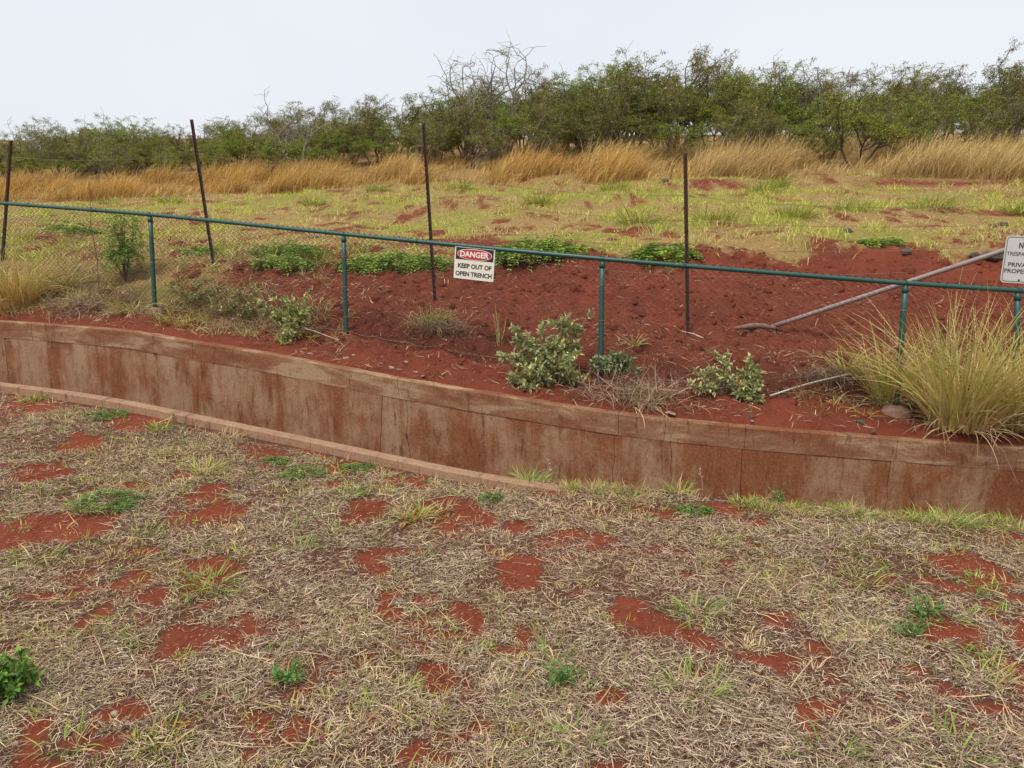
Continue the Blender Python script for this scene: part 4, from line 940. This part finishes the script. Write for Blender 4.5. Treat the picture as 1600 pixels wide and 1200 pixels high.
p = hit_far(300, 480); shrub('weed_bush', p, [(-.1, 0, .35), (-.25, .02, .25), (.12, 0, .30), (.3, .02, .25), (.45, .05, .2), (.05, -.08, .12)], 'thin straggling bush right of the leftmost green fence post', 'bush', .048, .019, 7, [(.38, .40, .13), (.46, .46, .18), (.27, .31, .09)])
# dry growth along the foot of the fence, thick at the left
x = rng.uniform(-8.5, 5.5, 1100); d_ = rng.normal(0, .22, 1100); C = np.stack([x, gi(FR[1][0], x) + d_], 1)
w = sst(-1.5, -3.6, x) * .95 + .25 * sst(.45, .65, fbm(x * 1.3, d_ * 2, 143, 3)); C = C[rng.uniform(0, 1, 1100) < w]
mb = MB(); tuft_cloud(C, 20, .24, .006, TS + TD + [(.30, .20, .13), (.36, .26, .17)], .09, (10, 75), (20, 110), 4, mb, H_far, .15, (.1, -.2))
x = rng.uniform(-10.5, -2.2, 900); C = np.stack([x, gi(FR[1][0], x) + rng.uniform(.2, 3.2, 900)], 1); C = C[rng.uniform(0, 1, 900) < sst(.35, .55, fbm(C[:, 0] * 1.2, C[:, 1] * 1.2, 145, 3))]
tuft_cloud(C, 18, .20, .008, TS + YGRN + [(.34, .24, .15)], .11, (10, 70), (20, 100), 3, mb, H_far, .15, (.2, -.1))
tag(mb.build('fence_line_grass', M['grass']), 'tangled dry grass growing along the foot of the chain-link fence', 'grass', kind='stuff')
# dead brush tangles
DB = [(985, 622, 620, .40, .46, .16, .11, 'grey-brown dead brush tangle at the foot of a fence post', [(.36, .26, .18), (.46, .33, .22), (.22, .15, .11)]), (1010, 632, 320, .30, .20, .09, .06, 'flattened straw heap below the dead brush', STRAW),
      (690, 520, 420, .24, .30, .09, .12, 'dry brown grass bank with hanging roots left of the big bush', [(.30, .20, .12), (.22, .14, .09), (.38, .27, .16)]), (130, 488, 420, .36, .35, .14, .16, 'grey dead grass tangle by the fence at the left', [(.30, .23, .16), (.24, .17, .12), (.36, .27, .17)]),
      (195, 480, 300, .30, .22, .12, .12, 'brown dead weed heap next to the leftmost green post', [(.28, .17, .12), (.34, .22, .14), (.22, .13, .09)]), (400, 520, 300, .3, .3, .10, .10, 'dead brown stalks beneath the sprawling bush', [(.26, .17, .11), (.2, .13, .09)]), (1290, 600, 460, .28, .22, .1, .12, 'mound of dead grass against the mesh beside the pale cane', [(.34, .24, .15), (.26, .17, .11), (.42, .31, .18)])]
for (a, b_, n, L, sx, sy, h, lab, cl_) in DB:
    p = hit_far(a, b_); mb = MB(); twigs(mb, (0, 0, -.01), n, L, (sx * .6, sy * .6), h, cl_, .0055, .55); o = mb.build('dead_brush', M['straw']); o.location = tuple(p); tag(o, lab, 'brush', 'dead brush along the fence')
# grass tussocks along the fence
BT = 'tall grass tussocks at the fence'
def big(px, py, parts, label):
    p = hit_far(px, py); root = empty('grass_tussock', p); tag(root, label, 'grass clump', BT)
    for (name, n, L, w_, cols, spread, lean, e, bend) in parts:
        tuft(name, (0, 0, 0), n, L, w_, cols, spread, lean, e, bend, 7, .14, root)
big(1393, 632, [('green_blades', 290, .98, .011, TD, .17, (.40, -.15), (52, 84), (20, 75)), ('dry_blades', 150, .55, .008, TS, .17, (.3, -.2), (25, 75), (30, 110))], 'wind-bent grass tussock hiding a green fence post at the right')
big(1505, 668, [('green_blades', 560, 1.38, .012, TD, .26, (.38, -.1), (52, 84), (15, 75)), ('dry_blades', 330, .75, .009, TS, .26, (.45, -.2), (18, 75), (30, 100))], 'biggest yellow-green grass tussock drooping over the wall top')
big(1605, 672, [('green_blades', 330, 1.3, .013, TD, .24, (.30, -.1), (52, 86), (15, 75)), ('dry_blades', 220, .75, .009, TS, .24, (.2, -.2), (18, 75), (30, 100))], 'yellow-green grass tussock cut off by the right edge below the sign')
big(30, 480, [('green_blades', 120, 1.0, .016, [(.45, .46, .09), (.54, .50, .12), (.60, .48, .16)], .16, (.15, -.2), (60, 88), (30, 100)), ('dry_blades', 380, 1.05, .011, [(.62, .44, .16), (.54, .36, .12), (.70, .52, .22)], .28, (.15, -.2), (40, 86), (30, 105))], 'orange and green grass tussock at the left edge by the fence')
big(100, 462, [('green_blades', 40, .60, .018, [(.32, .38, .07), (.40, .42, .09)], .08, (.3, -.3), (45, 85), (40, 120)), ('dry_blades', 120, .45, .009, [(.46, .34, .14), (.38, .27, .11)], .2, (.3, -.2), (20, 75), (30, 110))], 'smaller broad-bladed green tussock right of the orange one')
big(205, 492, [('green_blades', 50, .40, .013, [(.38, .34, .10), (.46, .36, .13), (.30, .30, .08)], .10, (.1, -.4), (35, 80), (40, 120)), ('dry_blades', 80, .42, .009, TS, .14, (.0, -.5), (10, 70), (30, 110))], 'straw tussock spilling towards the wall left of a green post')
big(672, 512, [('green_blades', 110, .36, .011, [(.28, .32, .07), (.36, .36, .09), (.44, .36, .13)], .12, (.35, -.2), (30, 80), (20, 80)), ('dry_blades', 120, .40, .008, TS, .2, (.3, -.4), (5, 60), (20, 100))], 'green and straw tussock below the danger sign')
big(1320, 585, [('green_blades', 60, .42, .012, TD, .07, (-.3, -.2), (35, 80), (20, 90)), ('dry_blades', 70, .36, .008, TS, .12, (-.3, -.2), (20, 70), (20, 90))], 'small fanned tussock left of the wind-bent one')
big(425, 415, [('green_blades', 90, .40, .012, YGRN, .16, (.2, -.2), (30, 80), (20, 90)), ('dry_blades', 80, .36, .009, TS, .2, (.2, -.3), (10, 60), (20, 90))], 'yellow-green tussock on the bank right of the second rusty stake')
big(495, 415, [('green_blades', 70, .36, .011, YGRN, .12, (.2, -.2), (30, 80), (20, 90)), ('dry_blades', 50, .30, .009, TS, .16, (.2, -.3), (10, 60), (20, 90))], 'small yellow tussock on the bank left of a green post')
big(990, 540, [('dry_blades', 60, .24, .008, TD, .07, (.1, -.2), (30, 80), (20, 90))], 'small dry tuft on the red bank right of a green post')
big(780, 540, [('green_blades', 14, .50, .010, TD, .04, (-.05, 0), (70, 88), (5, 40))], 'few upright grass blades left of the largest bush')
big(555, 395, [('green_blades', 90, .38, .011, YGRN, .2, (.2, -.2), (30, 80), (20, 90))], 'yellow-green tussock on the crest right of a green post')
# one tall lone blade by the sign
p = hit_far(1478, 560); mb = MB(); blades(mb, np.zeros((3, 3)), [.2, .1, .3], np.radians([86, 80, 83]), np.radians([6, 14, 10]), [1.3, 1.0, .8], .014, 8, .3, 0, pick([(.52, .40, .13), (.46, .38, .12)], 3)); o = mb.build('grass_stalk', M['grass']); o.location = tuple(p); tag(o, 'tall single yellow grass stalk rising above the rail left of the no trespassing sign', 'stalk')

# ------------------------------------------------------------------ loose things on the bank
def chip_mesh(seed):
    r_ = np.random.default_rng(seed); k = r_.integers(5, 8); a = np.sort(r_.uniform(0, 6.283, k)); r = r_.uniform(.6, 1, k)
    x, y = r * np.cos(a), r * np.sin(a) * .7; V = [(x[i], y[i], 0) for i in range(k)] + [(x[i] * .92, y[i] * .92, .25 + r_.uniform(-.06, .06)) for i in range(k)] + [(0, 0, .28), (0, 0, 0)]
    mb = MB(); mb.add(V, [(i, (i + 1) % k, k + (i + 1) % k, k + i) for i in range(k)], [(2 * k, k + i, k + (i + 1) % k) for i in range(k)] + [(2 * k + 1, (i + 1) % k, i) for i in range(k)]); return mb.mesh('concrete_chip', M['chip'])
ORD = 'first second third fourth fifth sixth seventh eighth ninth tenth eleventh twelfth thirteenth fourteenth fifteenth sixteenth seventeenth eighteenth'.split()
chips = [chip_mesh(i) for i in range(5)]
for i, (a, b_, s) in enumerate([(246, 513, .05), (360, 525, .045), (372, 523, .04), (463, 552, .03), (472, 554, .035), (484, 556, .045), (541, 563, .07), (552, 560, .05), (596, 572, .035), (612, 579, .045), (625, 581, .03), (633, 571, .05), (651, 585, .035), (661, 592, .04), (1044, 648, .03), (1052, 651, .06), (1176, 661, .03), (1250, 655, .03)]):
    p = hit_far(a, b_ - 2); o = bpy.data.objects.new('concrete_chip', chips[i % 5]); COL.objects.link(o); o.location = tuple(p + (0, 0, .004)); o.scale = (s, s, s); o.rotation_euler = (rng.normal(0, .15), rng.normal(0, .15), rng.uniform(0, 6))
    tag(o, ORD[i] + ' chip of broken pale concrete from the left along the wall top', 'rubble', 'concrete chips along the wall top')
for (a, b_, sx, sz_, lab) in [(1343, 664, .045, .03, 'black lava stone on the soil right below the small fanned tussock'), (1175, 653, .035, .015, 'flat grey stone at the foot of the compact bush'), (1365, 678, .025, .014, 'small dark stone lying at the wall edge'), (1300, 660, .02, .012, 'tiny dark stone left of the black lava stone')]:
    stone('stone', hit_far(a, b_) + (0, 0, sz_ * .4), sx, sx * .7, sz_, int(a), 'stone', lab, 'stone', 'stones above the wall')
for (a, b_, sx, sz_, lab) in [(1415, 396, .075, .05, 'grey round stone on the bare crest at the right'), (1553, 405, .16, .07, 'long dark stone beneath the pipe brace'), (1522, 402, .07, .05, 'small mossy stone left of the long dark one'), (955 + 84, 286, .11, .08, 'dark stone at the edge of the tall grass'), (1325, 364, .07, .05, 'lone dark stone in the dry field, right of centre'), (1567, 353, .08, .05, 'dark stone on the field near the right edge, right one'), (1550, 355, .07, .04, 'dark stone on the field near the right edge, left one'), (1128, 603, .16, .06, 'smooth brown stone half buried behind the loose bush')]:
    stone('stone', hit_far(a, b_) + (0, 0, sz_ * .3), sx, sx * .7, sz_, int(a), 'stone' if a != 1128 else 'footing', lab, 'stone', 'stones on the bank and field')
# pale cane and dead root
a0 = hit_far(1200, 622) + (0, -.05, .02); a1 = hit_far(1320, 598) + (0, -.1, .09); mb = MB(); q = np.linspace(a0, a1, 8); q[:, 2] += .015 * np.sin(np.linspace(0, 3.14, 8)); mb.tube(q, np.linspace(.009, .011, 8), 8); tag(mb.build('cane', M['cane'], None, True), 'pale dry cane leaning on the dead grass mound', 'cane')
p = hit_far(1180, 518); mb = MB(); t = np.linspace(-1, 1, 10); q = np.stack([p[0] + t * .24, p[1] + 0 * t + .03 * np.sin(t * 3), p[2] + .03 + .02 * np.cos(t * 2)], 1); mb.tube(q, .028 * (1 - .6 * t ** 2) + .006, 8); tag(mb.build('root', M['deadwood'], None, True), 'weathered dead root lying below the pipe brace', 'wood')
a0 = hit_far(1066, 521) + (0, -.02, .02); a1 = hit_far(1098, 535) + (0, -.02, .03); mb = MB(); mb.tube([a0, (a0 + a1) / 2 + (0, 0, .01), a1], [.006, .007, .005], 6); tag(mb.build('stick', M['cane']), 'short pale stick at the foot of the fourth rusty stake', 'stick')
for (x0, y0, x1, y1, lab) in [(450, 505, 530, 532, 'thin dry stem leaning left of a post footing'), (1065, 690, 0, 0, None)]:
    if lab: a0 = hit_far(x1, y1); a1 = pt(x0, y0, a0[1] + .05); mb = MB(); mb.tube([a0, (a0 + a1) / 2 + (0, 0, .01), a1], .004, 5); tag(mb.build('stick', M['cane']), lab, 'stick')
p = hit_far(1455, 668); mb = MB(); mb.tube([p + (0, 0, .05), p + (.2, -.3, .06), p + (.36, -.42, -.10), p + (.5, -.44, -.38)], [.0035, .003, .0025, .0015], 5, (.40, .30, .22)); tag(mb.build('dead_weed', M['bark']), 'long dead stem arching down over the wall face at the right', 'stem')

# ------------------------------------------------------------------ tall wind-blown dry grass (stuff)
n = 100000; X_ = rng.uniform(-30, 24, n); yG = gi(FR[4][0], X_); Y_ = yG + rng.beta(1.0, 1.6, n) * (5.5 + 2.5 * sst(-6, 8, X_)) + (fbm(X_ * .9, X_ * 0, 171, 3) - .5) * 1.2
k = abs(X_) < Y_ * .80 + 1; X_, Y_ = X_[k], Y_[k]; n = len(X_); cl = fbm(X_ * .75, Y_ * .75, 173, 3); c2 = fbm(X_ * .3, Y_ * .3, 179, 3)
k = rng.uniform(0, 1, n) < .14 + sst(.36, .56, cl); X_, Y_, cl, c2 = X_[k], Y_[k], cl[k], c2[k]; n = len(X_)
col = pick([(.74, .47, .12), (.80, .55, .18), (.62, .37, .09), (.78, .57, .23), (.44, .25, .07)], n, .14)
pale = (sst(.45, .62, c2) * sst(-9, 3, X_))[:, None]; col = col * (1 - .5 * pale) + pick([(.66, .53, .27), (.52, .43, .19)], n, .1) * .5 * pale
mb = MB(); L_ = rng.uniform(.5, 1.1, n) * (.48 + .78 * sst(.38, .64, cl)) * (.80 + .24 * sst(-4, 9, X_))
blades(mb, np.stack([X_, Y_, H_far(X_, Y_) - .03], 1), rng.normal(0, .75, n), np.radians(rng.uniform(48, 88, n)), np.radians(rng.uniform(10, 85, n)), L_, rng.uniform(.009, .021, n), 4, rng.normal(0, .6, n), rng.normal(0, .25, n), col * (.62, .54, .50), col)  # shade at the clump feet put into the base colour, with dead-leaf brown
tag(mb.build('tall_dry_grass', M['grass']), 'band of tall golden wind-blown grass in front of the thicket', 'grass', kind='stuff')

# ------------------------------------------------------------------ thicket of thorny trees
def tree_proto(seed, Ht, stems, spread, leafy=1., pods=0., flat=.5, wind=.12, low=.25, tone=0, kids=5, barks=None):
    r_ = np.random.default_rng(seed); tb = MB(); tips = []; podp = []
    barks = barks or [(.075, .055, .042), (.11, .085, .066), (.055, .04, .03), (.20, .17, .145)]
    def grow(p, d, L, r, lev, bark):
        n = 5 if lev < 2 else 4; pts = [p.copy()]; q = p.copy(); dd = d / np.linalg.norm(d)
        for i in range(n):
            dd = dd + r_.normal(0, .20 + .05 * lev, 3) + np.array((wind * .35, 0, .06 if lev < 2 else -.05 * flat)); dd /= np.linalg.norm(dd); q = q + dd * L / n; pts.append(q.copy())
        pts = np.array(pts); tb.tube(pts, np.linspace(r, r * .55, n + 1), 5 if lev < 2 else 3, np.array(bark) * r_.uniform(.85, 1.15), False)
        if lev >= 2: tips.append((pts, lev))
        if lev >= 3: return
        nc = kids if lev else r_.integers(4, 7)
        for k in range(nc):
            u = 1.0 if k == 0 else r_.uniform(.3, 1) if lev else r_.uniform(.45, 1)
            c = np.array([np.interp(u * n, np.arange(n + 1), pts[:, m]) for m in range(3)]); a = r_.uniform(0, 6.283); side = np.array((math.cos(a), math.sin(a), r_.uniform(-.2, .35) if lev else r_.uniform(0, .5)))
            nd_ = dd * (.75 if lev < 2 else .35) + side * r_.uniform(.5, 1.0); 
            if lev >= 1: nd_[2] *= (1 - flat * .55)
            grow(c, nd_, L * r_.uniform(.48, .72), r * .52, lev + 1, bark)
    for k in range(stems):
        a = 6.283 * (k + r_.uniform(0, .6)) / stems; out = r_.uniform(.25, .75) * spread
        grow(np.array((math.cos(a) * .06, math.sin(a) * .06, -.1)), np.array((math.cos(a) * out + wind * .6, math.sin(a) * out, 1.)), Ht * r_.uniform(.42, .56), .035 * Ht / 3 * r_.uniform(.7, 1.2) + .012, 0, barks[r_.integers(0, 4)])
    lb = MB(); P = []; D = []; PP = []
    for pts, lev in tips:
        zrel = pts[-1, 2] / Ht
        if r_.uniform() > leafy * (1 if zrel > low else .25): continue
        m = 25 if lev == 3 else 6; u = r_.uniform(.2, 1.05, m); c = np.stack([np.interp(u * (len(pts) - 1), np.arange(len(pts)), pts[:, k]) for k in range(3)], 1)
        P.append(c + r_.normal(0, (.055, .055, .024), (m, 3)) * Ht / 3.2); d = r_.normal(0, 1, (m, 3)) * (1, 1, .55) + (wind, 0, -.05); D.append(d)
        if r_.uniform() < pods * sst(.55, .85, zrel): PP.append(pts[-1] + r_.normal(0, .06, (9, 3)))
    if P:
        P = np.concatenate(P); D = np.concatenate(D); n = len(P)
        pal = [[(.26, .30, .04), (.36, .40, .05), (.17, .20, .032), (.44, .46, .065)], [(.27, .26, .045), (.35, .33, .055), (.19, .19, .035), (.23, .26, .04)], [(.22, .31, .04), (.31, .40, .05), (.15, .21, .032), (.40, .48, .065)]][tone]
        leaves(lb, P, D, r_.uniform(.045, .10, n), r_.uniform(.016, .030, n), pick(pal, n, .22))
    if PP:
        P = np.concatenate(PP); n = len(P); leaves(lb, P, r_.normal(0, .5, (n, 3)) + (0, 0, -1), r_.uniform(.07, .14, n), .022, pick([(.14, .055, .035), (.20, .085, .05), (.10, .05, .035)], n, .2))
    return tb.mesh('trunk', M['bark']), (lb.mesh('crown', M['leaf']) if lb.v else None)
PROTO = [tree_proto(1, 3.2, 3, .8, .80, .25, .55, .16, .3, 0), tree_proto(2, 3.2, 4, .9, .72, .6, .5, .2, .3, 1), tree_proto(3, 3.2, 2, .7, .85, .1, .6, .15, .35, 2), tree_proto(4, 3.2, 5, 1.0, .72, .4, .45, .18, .25, 0),
         tree_proto(5, 3.2, 3, .9, .7, .7, .5, .2, .3, 1), tree_proto(6, 3.2, 4, .8, .8, .15, .6, .2, .2, 2), tree_proto(7, 3.2, 3, .9, .5, .4, .4, .15, .3, 1)]
GREY = [(.24, .20, .17), (.17, .14, .115), (.30, .26, .22), (.2, .16, .13)]
BARE = [tree_proto(21, 4.6, 3, .75, .14, .0, .25, .10, .3, 2, 3, GREY), tree_proto(22, 3.6, 3, .8, .08, .9, .3, .12, .3, 1, 4, GREY), tree_proto(23, 4.4, 3, .9, .25, .2, .35, .30, .3, 0, 4, GREY)]
def plant(proto, x, y, s, rz, label, group, sz=1.0):
    root = empty('thorn_tree', (x, y, float(H_far(x, y))), rz); root.scale = (s, s, s * sz); tag(root, label, 'tree', group)
    link(bpy.data.objects.new('trunk', proto[0]), root)
    if proto[1] is not None: link(bpy.data.objects.new('crown', proto[1]), root)
    return root
# height of the thicket's skyline along the picture, as seen: pixel column -> pixel row
SKX = [-100, 0, 60, 170, 260, 330, 420, 500, 560, 620, 680, 760, 850, 920, 1000, 1050, 1130, 1180, 1260, 1320, 1400, 1480, 1560, 1700]
SKY_ = [214, 202, 194, 170, 184, 178, 172, 156, 152, 132, 118, 110, 102, 88, 70, 78, 68, 78, 92, 98, 92, 88, 76, 66]
TG = 'thorn trees of the thicket behind the tall grass'
def sky_z(x, y):
    px_ = 800 + x / (y * cp) * F * 1.0; py_ = np.interp(px_, SKX, SKY_); return pt(800, py_, y)[2]
cnt = 0; TC = {}
for rowi, (dy, step, fr) in enumerate(((-1.0, 1.7, .66), (.5, 1.15, .80), (2.3, 1.25, .93), (4.5, 1.5, 1.0), (7.5, 2.0, .98))):
    x = -27.0
    while x < 22:
        x += step * rng.uniform(.65, 1.35); y = float(gi(FR[5][0], x)) + dy + rng.normal(0, .5)
        if abs(x) > y * .80 + 1: continue
        hgt = (sky_z(x, y) - float(H_far(x, y))) * fr * rng.uniform(.90, 1.02); s = max(.35, hgt / 3.15)
        pxc = 800 + x / (y * cp) * F; si = sum(pxc > a for a in (18, 298, 660, 1069, 1420)); TC[(rowi, si)] = TC.get((rowi, si), 0) + 1
        wo_ = ['first', 'second', 'third', 'fourth', 'fifth', 'sixth', 'seventh', 'eighth', 'ninth', 'tenth', 'eleventh', 'twelfth', 'thirteenth', 'fourteenth', 'fifteenth', 'sixteenth', 'seventeenth', 'eighteenth', 'nineteenth', 'twentieth'][min(19, TC[(rowi, si)] - 1)]
        lab = wo_ + ' tree ' + ['from the left edge', 'right of the leftmost rusty stake', 'right of the second rusty stake', 'right of the third rusty stake', 'right of the fourth rusty stake', 'above the pipe brace'][si] + ', ' + ['small, rooted among the golden grass', "in the thicket's front rank", "in the thicket's middle rank", 'towards the back of the thicket', 'in the rearmost rank of the thicket'][rowi]
        plant(PROTO[rng.integers(0, 7)], x, y, s, rng.choice([0, .5, -.5, .25, -.25, .9, -.8]), lab, TG, rng.uniform(.92, 1.08)); cnt += 1
# trees that stand out
def tree_at(px, Y, toppy, proto, label, rz=0., base=3.2):
    x = (px - 800) / F * Y * 1.04; s = (pt(px, toppy, Y)[2] - float(H_far(x, Y))) / base; plant(proto, x, Y, s, rz, label, 'trees that stand out from the thicket')
tree_at(735, 28.5, 62, BARE[0], 'tall half-bare tree with grey limbs rising above the skyline at the centre', 0, 4.3)
tree_at(790, 29.5, 42, BARE[0], 'tallest bare-topped tree with pale upright limbs right of centre', 2.1, 4.3)
tree_at(1225, 26, 52, BARE[1], 'round twiggy tree hung with brown pods above the skyline', 0, 3.4)
tree_at(1570, 25, 14, BARE[2], 'wind-swept twiggy tree in the upper right corner', 0, 4.1)
tree_at(490, 27.0, 128, BARE[1], 'bare pale-limbed small tree sticking up left of centre', 1.2, 3.4)
tree_at(100, 33.0, 172, BARE[1], 'sparse twiggy tree on the skyline at the far left', .4, 3.4)
tree_at(438, 25.3, 175, PROTO[2], 'tree with thick forked trunk standing forward in the golden grass', .3)
tree_at(1300, 20.5, 118, PROTO[0], 'stout dark-trunked tree at the front edge of the grass on the right', 0)
tree_at(1380, 21.2, 140, PROTO[5], 'slanting small tree right of the stout dark-trunked one', .3)
tree_at(1160, 22.0, 165, PROTO[6], 'thin forked sapling in the golden grass right of the fourth stake', .6)
